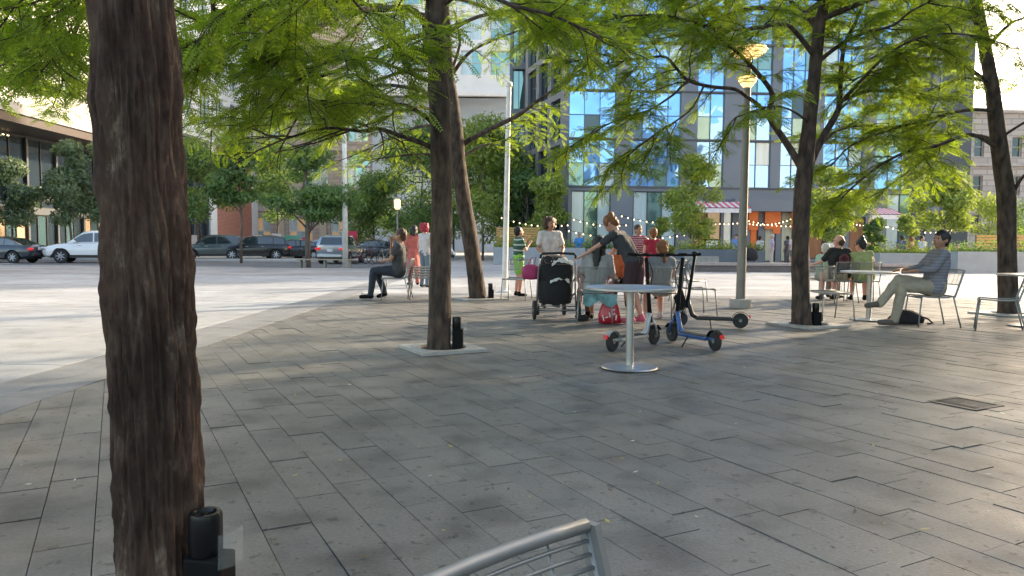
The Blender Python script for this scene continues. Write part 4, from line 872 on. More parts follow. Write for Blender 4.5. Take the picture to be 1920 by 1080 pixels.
def uplight(loc, label, rz=0, h=.33, glass=True):
    t = thing('tree_uplight', label, 'spotlight', loc, rz, 'black spotlights beside the trunks')
    mb = MB(); mb.box((0, 0, .004), (.12, .12, .012), bev=.003); mb.box((.012, 0, (h - .13) / 2), (.12, .10, h - .13), bev=.01); mb.build('housing', M_BLACK, t)
    mb = MB(); mb.lathe([(.047, h - .13), (.050, h - .12), (.050, h - .012), (.046, h), (.034, h), (.030, h - .012), (.012, h - .014), (.010, h - .006), (.0, h - .004)], n=32); mb.build('lamp_barrel', mat('gloss_black', (.005, .005, .006), .3, coat=.05, spec=.25), t, auto=35)
    if glass:
        mb = MB(); n = 14; v = []
        for k in range(n + 1): a = -1.2 + 2.4 * k / n; v += [(.055 + .055 * math.cos(a), .07 * math.sin(a), h - .15), (.06 + .05 * math.cos(a), .07 * math.sin(a), h - .045)]
        mb.add(v, [(2 * i, 2 * i + 2, 2 * i + 3, 2 * i + 1) for i in range(n)]); o = mb.build('clear_shield', mat('clear_shield', (.85, .88, .8), .08, alpha=.10, var=.02), t, smooth=True)
    return t
grate((B2.x + .04, B2.y), R(28), 'square metal grate round the slim dark trunk', s=.38, rin=.27); grate((B3.x, D3), R(28), 'square metal grate round the leaning trunk', s=.5, rin=.3)
grate((B4.x + .1, D4), R(28), 'square metal grate round the forked trunk', rin=.29); grate((B5.x, D5), R(28), 'square metal grate round the right-hand trunk', s=.45, rin=.28)
uplight((b1[0] + .15, D1 - .09, .0), 'black spotlight with a clear shield against the near trunk', R(-8), .375)
uplight((B2.x + .20, B2.y - .02, .012), 'black spotlight standing on the grate of the slim trunk', 0, .36)
uplight((B3.x + .28, D3 - .1, .012), 'black spotlight by the foot of the leaning trunk', 0, .33)
uplight((B4.x + .2, D4 - .03, .012), 'black spotlight by the foot of the forked trunk', 0, .33)

# long bench far left
bp_ = Q(610, 486, 35.5); t = thing('long_bench', 'long slatted bench by the thin street tree in front of the silver car', 'bench', (bp_.x, 35.5, -.12))
mb = MB(); [mb.box((0, -.2 + k * .1, .45), (2.6, .08, .05)) for k in range(5)]; mb.build('seat', mat('bench_timber', (.35, .28, .2), .7), t)
for x in (-1.15, 0, 1.15): mb = MB(); mb.box((x, 0, .21), (.07, .4, .42)); mb.build('leg', M_GREYP, t)

# planters, timber screens
m_slate = mat('slate_planter', (.10, .125, .155), .6, var=.08, scale=2); m_gpl = mat('grey_planter', (.30, .32, .34), .7, var=.08, scale=2, bump=.1)
m_tim = mat('yellow_timber', (.50, .30, .10), .6, var=.2, scale=7, stretch=(.2, 1, 4))
def planter(px0, px1, D, h, m, label, plant=True, z=0, seed=1, dep=.9):
    x0, x1 = gx(px0, D), gx(px1, D); w_ = x1 - x0; t = thing('planter', label, 'planter', ((x0 + x1) / 2, D, z), 0, 'long planters round the terrace')
    mb = MB(); mb.box((0, -dep / 2 + .04, h / 2), (w_, .08, h)); mb.box((0, dep / 2 - .04, h / 2), (w_, .08, h)); mb.box((-w_ / 2 + .04, 0, h / 2), (.08, dep - .16, h)); mb.box((w_ / 2 - .04, 0, h / 2), (.08, dep - .16, h)); mb.build('box', m, t)
    mb = MB(); mb.box((0, 0, h - .06), (w_ - .16, dep - .16, .04)); mb.build('soil', m_soil, t)
    if plant:
        rng = np.random.default_rng(seed); n = int(w_ * 420); c = np.stack([rng.uniform(-w_ / 2, w_ / 2, n), rng.uniform(-dep * .45, dep * .45, n), h + rng.random(n) ** 1.6 * .55 * (.6 + .4 * np.sin(rng.uniform(-w_ / 2, w_ / 2, n)))], 1)
        a = rng.normal(0, 1, (n, 3)); a /= np.linalg.norm(a, axis=1, keepdims=True); b = rng.normal(0, 1, (n, 3)); b = np.cross(a, b); b /= np.linalg.norm(b, axis=1, keepdims=True); s = .07 * rng.uniform(.5, 1.3, (n, 1))
        v = np.stack([c - a * s, c + b * s * .4, c + a * s, c - b * s * .4], 1).reshape(-1, 3); fastmesh('planting', v, np.arange(4 * n).reshape(-1, 4), LGT if seed % 2 else DRK, t)
    return t
planter(925, 1095, 41, .95, m_gpl, 'long grey planter under the left timber screen', seed=1); planter(1100, 1238, 41, .9, m_gpl, 'grey planter behind the leaning woman and the seated girls', seed=2)
sp_ = planter(1268, 1376, 35, .95, m_slate, 'slate blue planter with a faded sign left of the lamp post', seed=3); planter(1380, 1428, 36.4, .9, m_slate, 'short slate planter right of the lamp post', seed=4)
planter(1640, 1782, 35, .85, m_gpl, 'grey planter behind the cross-legged man', seed=5); planter(1784, 2020, 34, .95, m_gpl, 'grey planter below the right timber fence', seed=6)
mb = MB(); rs = random.Random(4)
mb.box((-.29, -.4535, .46), (1.6, .004, .36))
for k in range(13): mb.box((-.98 + k * .115, -.462, .55), (.075, .012, rs.choice((.12, .16, .14)))); mb.box((-.98 + k * .115 + .02, -.462, .36), (.05, .012, .035))
mb.build('faded_lettering', mat('faded_letter', (.30, .30, .28), .7), sp_)
def screen(px0, px1, D, z0, z1, n, label):
    x0, x1 = gx(px0, D), gx(px1, D); w_ = x1 - x0; t = thing('timber_screen', label, 'screen', ((x0 + x1) / 2, D, z0), 0, 'slatted timber screens'); hh = (z1 - z0) / n; mb = MB()
    for k in range(n): mb.box((0, 0, hh * (k + .5)), (w_, .05, hh * .74))
    mb.build('slats', m_tim, t)
    for x in (-w_ / 2 + .05, 0, w_ / 2 - .05): mb = MB(); mb.box((x, .08, (z1 - z0) / 2), (.08, .08, z1 - z0)); mb.build('post', M_GREYP, t)
screen(930, 1012, 41.3, .9, 2.05, 9, 'yellow slatted timber screen behind the boy and the white pole'); screen(1828, 1990, 36, .9, 1.75, 6, 'yellow slatted timber fence at the right edge')
# menu screen
q = Q(1335, 458, 36.5); t = thing('menu_board', 'white menu board in a black frame above the slate planter', 'sign', (q.x, 36.5, .9)); mb = MB(); mb.box((0, 0, q.z - .9), (.72, .08, .5)); mb.build('frame', M_BLACK, t)
mb = MB(); mb.box((0, -.045, q.z - .9), (.56, .02, .36)); mb.build('board', mat('menu_white', (.75, .75, .8), .4), t); mb = MB(); mb.box((0, 0, (q.z - 1.15) / 2), (.06, .06, q.z - 1.15)); mb.build('post', M_GREYP, t)
# string lights
m_bulb = mat('lit_bulb', (.9, .7, .45), em=(1, .76, .42), ems=1.0)
def string(p0, p1, sag, nb, label):
    p0, p1 = V(p0), V(p1); c = (p0 + p1) / 2; t = thing('string_lights', label, 'string lights', p0, 0, 'string lights over the terrace'); pts = []
    for i in range(25): f = i / 24; p = (p1 - p0) * f; p.z -= sag * 4 * f * (1 - f); pts.append(p)
    mb = MB(); mb.tube(pts, .012, 4); mb.build('wire', M_BLACK, t)
    for i in range(nb):
        f = (i + .5) / nb; p = (p1 - p0) * f; p.z -= sag * 4 * f * (1 - f) + .05; m = MB(); m.ball(p, (.036, .036, .048), 8); m.build('bulb', m_bulb, t, smooth=True)
def Z(px, py, D): return tuple(Q(px, py, D))
string(Z(935, 405, 40), Z(1070, 420, 40), .25, 12, 'string of lit bulbs above the left timber screen'); string(Z(1070, 408, 40), Z(1180, 420, 40), .2, 9, 'string of lit bulbs left of the leaning woman'); string(Z(1060, 430, 39), Z(1290, 438, 39), .35, 17, 'lower string of lit bulbs behind the leaning woman')
string(Z(1160, 402, 40), Z(1300, 412, 40), .25, 12, 'string of lit bulbs left of the striped awning'); string(Z(1280, 410, 43), Z(1395, 416, 43), .15, 14, 'string of lit bulbs under the left striped awning')
string(Z(1395, 416, 42), Z(1500, 402, 42), .3, 15, 'string of lit bulbs above the orange blinds'); string(Z(1400, 412, 44), Z(1530, 420, 44), .2, 15, 'string of lit bulbs behind the forked trunk')
string(Z(1585, 414, 43), Z(1665, 424, 43), .12, 13, 'string of lit bulbs under the right striped awning'); string(Z(1640, 416, 41), Z(1790, 430, 41), .3, 15, 'string of lit bulbs right of the right striped awning')
# low stone seat wall + fountain jets
ws = Q(1450, 504, 33); t = thing('seat_wall', 'long low stone bench wall behind the bright plaza', 'bench', (gx(1530, 32.5), 32.5, 0)); mb = MB(); mb.box((0, 0, .34), (10.8, .6, .12)); mb.build('seat', mat('bench_stone', (.35, .30, .28), .7), t); mb = MB(); mb.box((0, .02, .14), (10.5, .42, .28)); mb.build('base', mat('bench_base', (.16, .14, .14), .8), t)
# ---------------------------------------------------------------- scooters
def scooter(loc, rz, label, mdeck, mneck, fender=M_BLACK, bag=None, hb=1.06):
    t = thing('electric_scooter', label, 'scooter', loc, rz, 'electric scooters parked behind the round table'); wb = .84
    def wheel(x):
        mb = MB(); pr = [(.060, -.02), (.095, -.022), (.108, -.010), (.108, .010), (.095, .022), (.060, .02)]; mb.lathe(pr, c=(x, 0, .108), n=28, axis='Y'); wv = mb.build('wheel', M_RUB, t, auto=40)
        mb = MB(); mb.lathe([(.062, -.014), (.062, .014)], c=(x, 0, .108), n=20, axis='Y'); mb.lathe([(.022, -.03), (.022, .03)], c=(x, 0, .108), n=12, axis='Y'); mb.build('hub', M_GREYP, wv, auto=30)
    wheel(0); wheel(wb)
    mb = MB(); mb.box((.36, 0, .125), (.52, .15, .045), bev=.015); mb.box((.06, 0, .125), (.16, .05, .035), bev=.008); mb.build('deck', mdeck, t); 
    mb = MB(); mb.box((.36, 0, .151), (.46, .125, .008)); mb.build('grip_mat', M_RUB, t)
    mb = MB(); mb.tube([(.60, 0, .13), (.67, 0, .17), (.715, 0, .30), (.735, 0, .38)], [.032, .034, .03, .03], 12); mb.build('neck', mneck, t, smooth=True)
    mb = MB(); [mb.tube([(wb, s * .045, .108), (wb - .04, s * .045, .24), (wb - .075, s * .02, .30)], .013, 8) for s in (-1, 1)]; mb.build('fork', mneck, t, smooth=True)
    mb = MB(); mb.tube([(wb - .085, 0, .27), (wb - .12, 0, .5), (wb - .19, 0, hb - .03)], [.030, .024, .022], 12); mb.build('stem', M_BLACK, t, smooth=True)
    mb = MB(); mb.tube([(wb - .19, -.24, hb + .012), (wb - .185, -.1, hb), (wb - .185, .1, hb), (wb - .19, .24, hb + .012)], .013, 10)
    for s in (-1, 1): mb.tube([(wb - .19, s * .14, hb + .004), (wb - .19, s * .25, hb + .012)], .019, 10); mb.tube([(wb - .19, s * .15, hb), (wb - .13, s * .19, hb - .02)], .006, 6)
    mb.box((wb - .185, 0, hb + .01), (.07, .09, .03), bev=.01); mb.build('handlebar', M_BLACK, t, smooth=False)
    mb = MB(); mb.tube([(wb - .13, 0, hb - .08), (wb - .05, 0, hb - .2), (wb - .08, .02, .6), (wb - .06, .02, .35)], .005, 6); mb.build('cable', M_BLACK, t)
    for x, a0, a1, mm in ((0, .2, 2.6, fender), (wb, .5, 2.4, M_BLACK)):
        mb = MB(); n = 10; vs = []
        for i in range(n + 1): a = a0 + (a1 - a0) * i / n; vs += [(x + .122 * math.cos(a), -.032, .108 + .122 * math.sin(a)), (x + .122 * math.cos(a), .032, .108 + .122 * math.sin(a)), (x + .127 * math.cos(a), .032, .108 + .127 * math.sin(a)), (x + .127 * math.cos(a), -.032, .108 + .127 * math.sin(a))]
        mb.add(vs, [(4 * i + k, 4 * i + (k + 1) % 4, 4 * i + 4 + (k + 1) % 4, 4 * i + 4 + k) for i in range(n) for k in range(4)] + [(0, 3, 2, 1), (4 * n, 4 * n + 1, 4 * n + 2, 4 * n + 3)]); mb.build('fender', mm, t)
    mb = MB(); mb.box((-.125, 0, .17), (.02, .05, .045), M=Matrix.Rotation(.3, 4, 'Y')); mb.build('rear_light', mat('red_lens', (.55, .02, .02), .25, em=(1, .03, .03), ems=.03), t)
    mb = MB(); mb.tube([(.42, .07, .11), (.40, .16, .0)], .008, 6); mb.build('kickstand', M_BLACK, t)
    mb = MB(); mb.lathe([(.02, -.02), (.024, 0), (.02, .012)], c=(0, 0, 0), n=12); 
    if bag: mb = MB(); mb.add([(wb - .02, -.05, .55), (wb + .10, -.04, .42), (wb + .03, -.02, .20), (wb - .10, -.04, .30), (wb - .02, .05, .55), (wb + .10, .04, .42), (wb + .03, .02, .20), (wb - .10, .04, .30)], [(0, 3, 2, 1), (4, 5, 6, 7), (0, 1, 5, 4), (1, 2, 6, 5), (2, 3, 7, 6), (3, 0, 4, 7)]); mb.build('hanging_bag', M_BLACK, t)
    return t
M_BLUEP = mat('blue_scooter_paint', (.03, .085, .25), .35, .2, coat=.4); M_SILV = mat('silver_scooter_paint', (.42, .41, .40), .35, .6); M_DK = mat('graphite_scooter_paint', (.02, .02, .022), .4, .3)
def place(a, b, **k):      # rear wheel contact, front wheel contact pixels
    A, B = P(*a), P(*b); return (A.x, A.y, .005), math.atan2(B.y - A.y, B.x - A.x)
l, r_ = place((1388, 616), (1278, 612)); scooter(l, r_, 'black electric scooter standing rightmost behind the table', M_DK, M_DK, bag=True)
l, r_ = place((1340, 659), (1254, 640)); scooter(l, r_, 'electric scooter with a bright blue deck', M_BLUEP, M_BLUEP)
l, r_ = place((1148, 660), (1229, 646)); scooter(l, r_, 'silver electric scooter with a red tail light behind the table post', M_SILV, M_SILV, M_SILV)

# ---------------------------------------------------------------- stroller
sp = P(1043, 600); t = thing('pushchair', 'black pushchair seen from behind with white cloths and a low basket', 'pushchair', (sp.x, sp.y, .005), R(4))
M_FAB = mat('black_fabric', (.014, .014, .016), .85, var=.3, scale=20, bump=.3, bscale=200); M_ALU = mat('aluminium_tube', (.35, .35, .36), .35, .8)
for s in (-1, 1):
    for y, rr in ((0, .15), (.72, .11)):
        mb = MB(); mb.lathe([(rr * .72, -.018), (rr * .95, -.022), (rr, -.01), (rr, .01), (rr * .95, .022), (rr * .72, .018)], c=(s * (.345 if y == 0 else .22), y, rr), n=28, axis='X'); wv = mb.build('wheel', M_RUB, t, auto=40)
        mb = MB(); mb.lathe([(.03, -.025), (.03, .025)], c=(s * (.345 if y == 0 else .22), y, rr), n=12, axis='X')
        for k in range(6): a = k * math.pi / 3; mb.tube([(s * (.345 if y == 0 else .22), y, rr), (s * (.345 if y == 0 else .22), y + rr * .75 * math.cos(a), rr + rr * .75 * math.sin(a))], .007, 5)
        mb.build('hub', M_ALU, wv)
mb = MB()
for s in (-1, 1): mb.tube([(s * .31, 0, .15), (s * .30, .05, .45), (s * .285, -.02, .80), (s * .27, -.14, .99)], .013, 10); mb.tube([(s * .30, .05, .42), (s * .24, .5, .25), (s * .22, .72, .11)], .012, 8); mb.tube([(s * .29, -.0, .66), (s * .26, .45, .45)], .012, 8)
mb.tube([(-.33, 0, .15), (.33, 0, .15)], .011, 8); mb.tube([(-.30, .03, .21), (.30, .03, .21)], .008, 8); mb.build('frame', M_ALU, t, smooth=True)
mb = MB(); mb.tube([(-.27, -.14, .96), (-.268, -.15, 1.0), (-.24, -.16, 1.03), (0, -.17, 1.04), (.24, -.16, 1.03), (.268, -.15, 1.0), (.27, -.14, .96)], .019, 12); mb.build('handle', M_RUB, t, smooth=True)
mb = MB()
def shell(mb, rows, close=True):
    n = len(rows[0]); mb.add([p for r in rows for p in r], [(i * n + k, i * n + (k + 1) % n, (i + 1) * n + (k + 1) % n, (i + 1) * n + k) for i in range(len(rows) - 1) for k in range(n)] + ([tuple(range(n))[::-1], tuple((len(rows) - 1) * n + k for k in range(n))] if close else []))
def oval(cx, cy, z, rx, ry, n=20, p=3.0): return [(cx + rx * abs(math.cos(a)) ** (2 / p) * (1 if math.cos(a) > 0 else -1), cy + ry * abs(math.sin(a)) ** (2 / p) * (1 if math.sin(a) > 0 else -1), z) for a in (2 * math.pi * k / n for k in range(n))]
shell(mb, [oval(0, .22, .235, .20, .18), oval(0, .22, .25, .25, .23), oval(0, .21, .33, .27, .25), oval(0, .2, .46, .275, .26), oval(0, .2, .60, .285, .25)]); mb.build('basket', M_FAB, t, auto=50)
mb = MB(); shell(mb, [oval(0, .16, .60, .265, .20), oval(0, .10, .72, .275, .17), oval(0, .04, .84, .265, .10), oval(0, .02, .865, .24, .08)]); mb.build('seat_back', M_FAB, t, auto=50)
mb = MB(); shell(mb, [oval(0, .30, .72, .26, .14), oval(0, .32, .86, .25, .20), oval(0, .34, .96, .20, .17), oval(0, .35, 1.0, .08, .08)]); mb.build('hood', M_FAB, t, auto=50)
m_cloth = mat('white_cloth', (.62, .60, .58), .9, var=.1, scale=10)
def rag(mb, c, sx, sy, sz, seed, n=10):
    v = []; rs = random.Random(seed)
    for i in range(n):
        for j in range(n):
            u_, w_ = i / (n - 1) - .5, j / (n - 1) - .5; v.append((c[0] + u_ * sx, c[1] + w_ * sy, c[2] + sz * (.5 - 2 * (u_ * u_ + w_ * w_)) + .5 * sz * noise.noise(V((u_ * 5 + seed, w_ * 5, 0)))))
    mb.add(v, [(i * n + j, (i + 1) * n + j, (i + 1) * n + j + 1, i * n + j + 1) for i in range(n - 1) for j in range(n - 1)])
mb = MB(); rag(mb, (.08, -.04, .90), .34, .14, .10, 3); mb.build('cloth', m_cloth, t, smooth=True, label='white cloth over the seat back')
mb = MB(); rag(mb, (.04, .0, .625), .30, .16, .10, 6); mb.build('cloth', m_cloth, t, smooth=True, label='white cloth lying in the basket')
mb = MB(); mb.tube([(-.15 + .07 * math.cos(a), -.15, .93 + .06 * math.sin(a)) for a in [k * .524 for k in range(13)]], .012, 8); mb.build('cup_holder', M_RUB, t, smooth=True)
def bag_mesh(pr, n=22, sq=1.0, wob=.012, sd=1):
    mb = MB(); vs = []
    for rx, ry, z in pr:
        for k in range(n): a = 2 * math.pi * k / n; q = 1 + wob * 9 * noise.noise(V((math.cos(a) * 2.2, math.sin(a) * 2.2, z * 9 + sd))); vs.append((rx * math.cos(a) * q, ry * math.sin(a) * q, z))
    mb.add(vs, [(i * n + k, i * n + (k + 1) % n, (i + 1) * n + (k + 1) % n, (i + 1) * n + k) for i in range(len(pr) - 1) for k in range(n)] + [tuple(range(n))[::-1], tuple((len(pr) - 1) * n + k for k in range(n))]); return mb
q = P(1004, 585); t = thing('pink_bag', 'bright pink bag hanging on the left side of the pushchair', 'bag', (sp.x - .40, sp.y + .12, .62)); bag_mesh([(.02, .02, 0), (.12, .08, .01), (.15, .09, .10), (.13, .08, .20), (.06, .05, .24)]).build('body', mat('pink_fabric', (.38, .035, .13), .7), t, smooth=True)
mb = MB(); mb.tube([(-.05, 0, .22), (0, 0, .34), (.08, 0, .36), (.05, 0, .22)], .008, 6); mb.build('strap', mat('pink_fabric', (.38, .035, .13)), t)
q = P(1143, 607); t = thing('red_shopping_bag', 'bright red plastic bag with white marks standing by the table post', 'bag', (q.x, q.y, .005), R(-5))
bag_mesh([(.08, .05, 0), (.17, .10, .01), (.165, .10, .12), (.13, .08, .25), (.085, .05, .36), (.05, .03, .46), (.035, .02, .53), (.05, .02, .60)], sd=3, wob=.02).build('body', mat('red_plastic', (.42, .012, .025), .38, var=.15, scale=12, coat=.2), t, smooth=True)
mb = MB(); [mb.tube([(s * .03, 0, .53), (s * .05, 0, .62), (s * .015, 0, .68)], .01, 6) for s in (-1, 1)]; mb.build('handle', mat('red_plastic', (.6, .01, .03)), t)
mb = MB()
for x, z, w_, h_, a in ((-.10, .09, .018, .09, .25), (-.05, .10, .05, .018, .25), (.0, .12, .018, .11, .25), (.05, .15, .055, .018, .2), (.09, .10, .018, .08, -.1), (.05, .21, .05, .016, .3), (.02, .26, .016, .07, .3)): mb.box((x, -.118 + z * .16, z), (w_, .004, h_), M=Matrix.Rotation(-a, 4, 'Y') @ Matrix.Rotation(.16, 4, 'X'))
mb.build('printed_marks', mat('print_white', (.7, .6, .6), .6), t)
q = P(1706, 608); t = thing('backpack', 'black backpack lying on the paving beside the cross-legged man', 'bag', (q.x, q.y + .12, .005), R(-6))
bag_mesh([(.14, .10, 0), (.25, .15, .01), (.26, .15, .07), (.20, .13, .14), (.10, .08, .20), (.03, .03, .21)], sd=7, wob=.022).build('body', M_FAB, t, smooth=True)
mb = MB(); mb.tube([(.16, -.05, .12), (.28, -.1, .08), (.36, -.08, .015), (.26, -.14, .01)], .014, 6); mb.build('strap', M_FAB, t)
q = P(1092, 602); t = thing('small_black_bag', 'small black bag on the ground right of the pushchair wheels', 'bag', (q.x, q.y, .005)); bag_mesh([(.06, .05, 0), (.10, .07, .01), (.10, .07, .06), (.05, .04, .095)], sd=9).build('body', M_FAB, t, smooth=True)
mb = MB(); mb.tube([(-.05, 0, .08), (0, -.02, .13), (.05, 0, .08)], .006, 6); mb.build('strap', M_FAB, t)
q = P(1829, 630); t = thing('flat_clog', 'pair of pale rubber feet of a folded stand lying on the paving', 'shoe', (q.x, q.y, .005)) if False else None
# ---------------------------------------------------------------- vehicles
M_TYRE = mat('tyre', (.018, .018, .019), .85); M_RIM = mat('alloy_rim', (.45, .45, .46), .3, .8); M_CG = mat('car_glass', (.03, .04, .05), .05, .2, spec=1.0, coat=1)
M_TRIM = mat('car_trim_black', (.015, .015, .016), .5); M_HL = mat('headlight_glass', (.6, .62, .65), .1, .3, coat=1); M_TL = mat('tail_light', (.5, .01, .015), .2, em=(1, .02, .03), ems=.12, coat=1)
M_PLATE = mat('number_plate', (.6, .6, .62), .4)
def car(label, loc, rz, paint, kind='suv', name='parked_car', cat='car', group='cars parked along the far side of the street', tail=None):
    t = thing(name, label, cat, loc, rz, group)      # +x = front
    if kind == 'suv': L, W, zb, hb, H = 4.7, 1.88, .28, 1.05, 1.70; st = [(-2.35, .55, 1.00), (-2.25, .40, 1.06), (-1.9, .30, 1.10), (-.9, .28, 1.08), (.4, .28, 1.05), (1.05, .28, 1.04), (1.6, .28, .98), (2.1, .30, .88), (2.3, .38, .74), (2.36, .45, .66)]; gh = [(-2.2, 1.05, 1.05), (-1.95, 1.07, 1.58), (-1.2, 1.08, 1.68), (-.1, 1.06, 1.70), (.35, 1.05, 1.62), (1.10, 1.03, 1.04)]; R_ = .37; wx = (-1.42, 1.42)
    else: L, W, zb, hb, H = 4.75, 1.84, .22, .93, 1.44; st = [(-2.37, .50, .88), (-2.28, .34, .96), (-1.9, .24, 1.00), (-1.2, .22, .98), (.0, .22, .94), (.9, .22, .90), (1.5, .22, .84), (2.05, .24, .74), (2.3, .32, .62), (2.37, .40, .55)]; gh = [(-1.95, .97, .98), (-1.15, .97, 1.36), (-.55, .96, 1.43), (.0, .94, 1.44), (.35, .93, 1.38), (1.25, .88, .89)]; R_ = .335; wx = (-1.42, 1.45)
    mb = MB(); rows = []
    for x, lo, hi in st:
        e = min(1, (L / 2 - abs(x)) / .5); w_ = W / 2 * (.80 + .20 * max(0, e) ** .5); ar = [(0, lo), (w_ * .82, lo), (w_ * .97, lo + .10), (w_, lo + (hi - lo) * .5), (w_ * .97, hi - (hi - lo) * .18), (w_ * .90, hi - .02), (w_ * .55, hi + .035), (0, hi + .05)]
        rows.append([(x, y, z) for y, z in ar] + [(x, -y, z) for y, z in ar[-2:0:-1]])
    # refine along x
    fine = []; n = len(rows[0])
    for i in range(len(rows) - 1):
        for k in range(4): f = k / 4; fine.append([tuple(a[j] * (1 - f) + b[j] * f for j in range(3)) for a, b in zip(rows[i], rows[i + 1])])
    fine.append(rows[-1])
    # wheel arches: lift the lower side
    out = []
    for r in fine:
        q = []
        for j, (x, y, z) in enumerate(r):
            for cx in wx:
                d = abs(x - cx)
                if d < R_ + .07 and abs(y) > .5:
                    top = R_ + math.sqrt((R_ + .07) ** 2 - d * d)
                    if z < top and z < .75: z = min(top, .78)
            q.append((x, y, z))
        out.append(q)
    shell(mb, [r[::-1] for r in out]); body = mb.build('body', paint, t, auto=35)
    # underbody dark
    mb = MB(); mb.box((0, 0, zb + .12), (L * .86, W * .74, .26)); mb.build('underbody', M_TRIM, t)
    # cabin
    mb = MB(); rows = []
    for x, lo, hi in gh:
        f = (hi - lo) / .6; wl, wu = W / 2 * .90, W / 2 * (.90 - .17 * min(1, f)); h = max(hi, lo + .01); rows.append([(x, wl, lo), (x, wu + .02, h - .05 * min(1, f)), (x, wu * .8, h + .005), (x, 0, h + .02), (x, -wu * .8, h + .005), (x, -wu - .02, h - .05 * min(1, f)), (x, -wl, lo)])
    shell(mb, [r for r in rows]); cab = mb.build('cabin', paint, t, auto=35)
    def sp(x):      # roof height / base height at x
        for (a, l0, h0), (b, l1, h1) in zip(gh[:-1], gh[1:]):
            if a <= x <= b: f = (x - a) / (b - a); return l0 + (l1 - l0) * f, h0 + (h1 - h0) * f
        return gh[-1][1:]
    def side(x, f, s):
        lo, hi = sp(x); q = min(1, (hi - lo) / .6); y0, y1 = W / 2 * .90, W / 2 * (.90 - .17 * q) + .02; z1 = hi - .05 * q; return (x, s * (y0 + (y1 - y0) * f + .006), lo + (z1 - lo) * f)
    xs = [gh[0][0] + .28, gh[1][0] + (.35 if kind == 'suv' else .12), (gh[2][0] + gh[3][0]) / 2 - .0, gh[-1][0] - .26]
    xs = [gh[0][0] + (.22 if kind == 'suv' else .42), (-1.25 if kind == 'suv' else -.95), -.22, gh[-1][0] - .30]
    for s in (-1, 1):
        for a, b in zip(xs[:-1], xs[1:]):
            a2, b2 = a + .035, b - .035; mb = MB(); n = 6; v = []
            for i in range(n + 1): x = a2 + (b2 - a2) * i / n; v += [side(x, .08, s), side(x, .88, s)]
            mb.add(v, [(2 * i, 2 * i + 2, 2 * i + 3, 2 * i + 1) if s < 0 else (2 * i, 2 * i + 1, 2 * i + 3, 2 * i + 2) for i in range(n)]); mb.build('side_window', M_CG, t)
        mb = MB(); mb.ball((xs[-1] - .12, s * (W / 2 + .08), sp(.5)[0] + .06), (.08, .12, .07), 10); mb.build('wing_mirror', paint, t, smooth=True)
        mb = MB(); mb.box((-.55, s * (W / 2 * .985), gh[2][1] - .14), (.18, .03, .03)); mb.box((.45, s * (W / 2 * .985), gh[2][1] - .16), (.18, .03, .03)); mb.build('door_handle', M_RIM, t)
        mb = MB(); mb.box((0, s * W / 2 * .965, .36), (wx[1] - wx[0] - 2 * R_ - .16, .05, .14)); mb.build('sill', M_TRIM, t)
    def xs_panel(i0, i1, nm):
        a, b = gh[i0], gh[i1]; mb = MB(); v = []
        for (x, lo, hi), e in ((a, 0), (b, 1)):
            q = min(1, (hi - lo) / .6); v.append((x, W / 2 * (.90 - .17 * q) * .80, hi + .012))
        f = lambda t_, y: tuple(v[0][k] * (1 - t_) + v[1][k] * t_ for k in range(3))
        nx = (b[2] - a[2]); dx = b[0] - a[0]; nn = V((-nx, 0, dx)).normalized() * .012
        p = [f(.10, 0), f(.92, 0)]; mb.quad((p[0][0] + nn.x, -p[0][1], p[0][2] + nn.z), (p[1][0] + nn.x, -p[1][1], p[1][2] + nn.z), (p[1][0] + nn.x, p[1][1], p[1][2] + nn.z), (p[0][0] + nn.x, p[0][1], p[0][2] + nn.z)); mb.build(nm, M_CG, t)
    xs_panel(len(gh) - 2, len(gh) - 1, 'windscreen'); xs_panel(0, 1, 'rear_window')
    for cx in wx:
        for s in (-1, 1):
            c = (cx, s * (W / 2 - .13), R_); mb = MB(); mb.lathe([(R_ * .60, -.10), (R_ * .95, -.11), (R_, -.07), (R_, .07), (R_ * .95, .11), (R_ * .60, .10)], c=c, n=28, axis='Y'); wv = mb.build('wheel', M_TYRE, t, auto=40)
            mb = MB(); mb.lathe([(R_ * .62, .075 * s), (R_ * .66, .105 * s), (R_ * .55, .08 * s), (R_ * .1, .06 * s)], c=c, n=24, axis='Y')
            for k in range(7): a = k * 2 * math.pi / 7; mb.tube([(c[0], c[1] + s * .095, c[2]), (c[0] + R_ * .6 * math.cos(a), c[1] + s * .10, c[2] + R_ * .6 * math.sin(a))], [.05, .03], 6)
            mb.build('rim', M_RIM, wv)
    fx = st[-1][0]; fz = st[-3][2] - .13
    for s in (-1, 1):
        mb = MB(); mb.box((fx - .14, s * W * .36, fz + .02), (.26, .36, .15), rz=-s * .35, bev=.04); mb.build('headlight', M_HL, t)
        mb = MB(); zz = st[1][2] - .18; mb.box((-fx + .08, s * W * .36, zz), (.22, .42, .15), rz=s * .3, bev=.04); mb.build('tail_light', M_TL, t)
    mb = MB(); mb.box((fx - .03, 0, fz - .02), (.08, W * .42, .16), bev=.02); mb.build('grille', M_TRIM, t); mb = MB(); mb.box((fx - .04, 0, st[-1][1] - .02), (.14, W * .62, .16), bev=.03); mb.build('front_bumper', M_TRIM, t)
    mb = MB(); mb.box((-fx - .02, 0, .48), (.16, W * .78, .18), bev=.04); mb.build('rear_bumper', tail or M_TRIM, t); mb = MB(); mb.box((-fx - .01, 0, .80), (.03, .34, .16)); mb.build('number_plate', M_PLATE, t)
    return t
def paintm(n, c, metal=.3): return mat(n, c, .28, metal, var=.04, scale=3, coat=1.0)
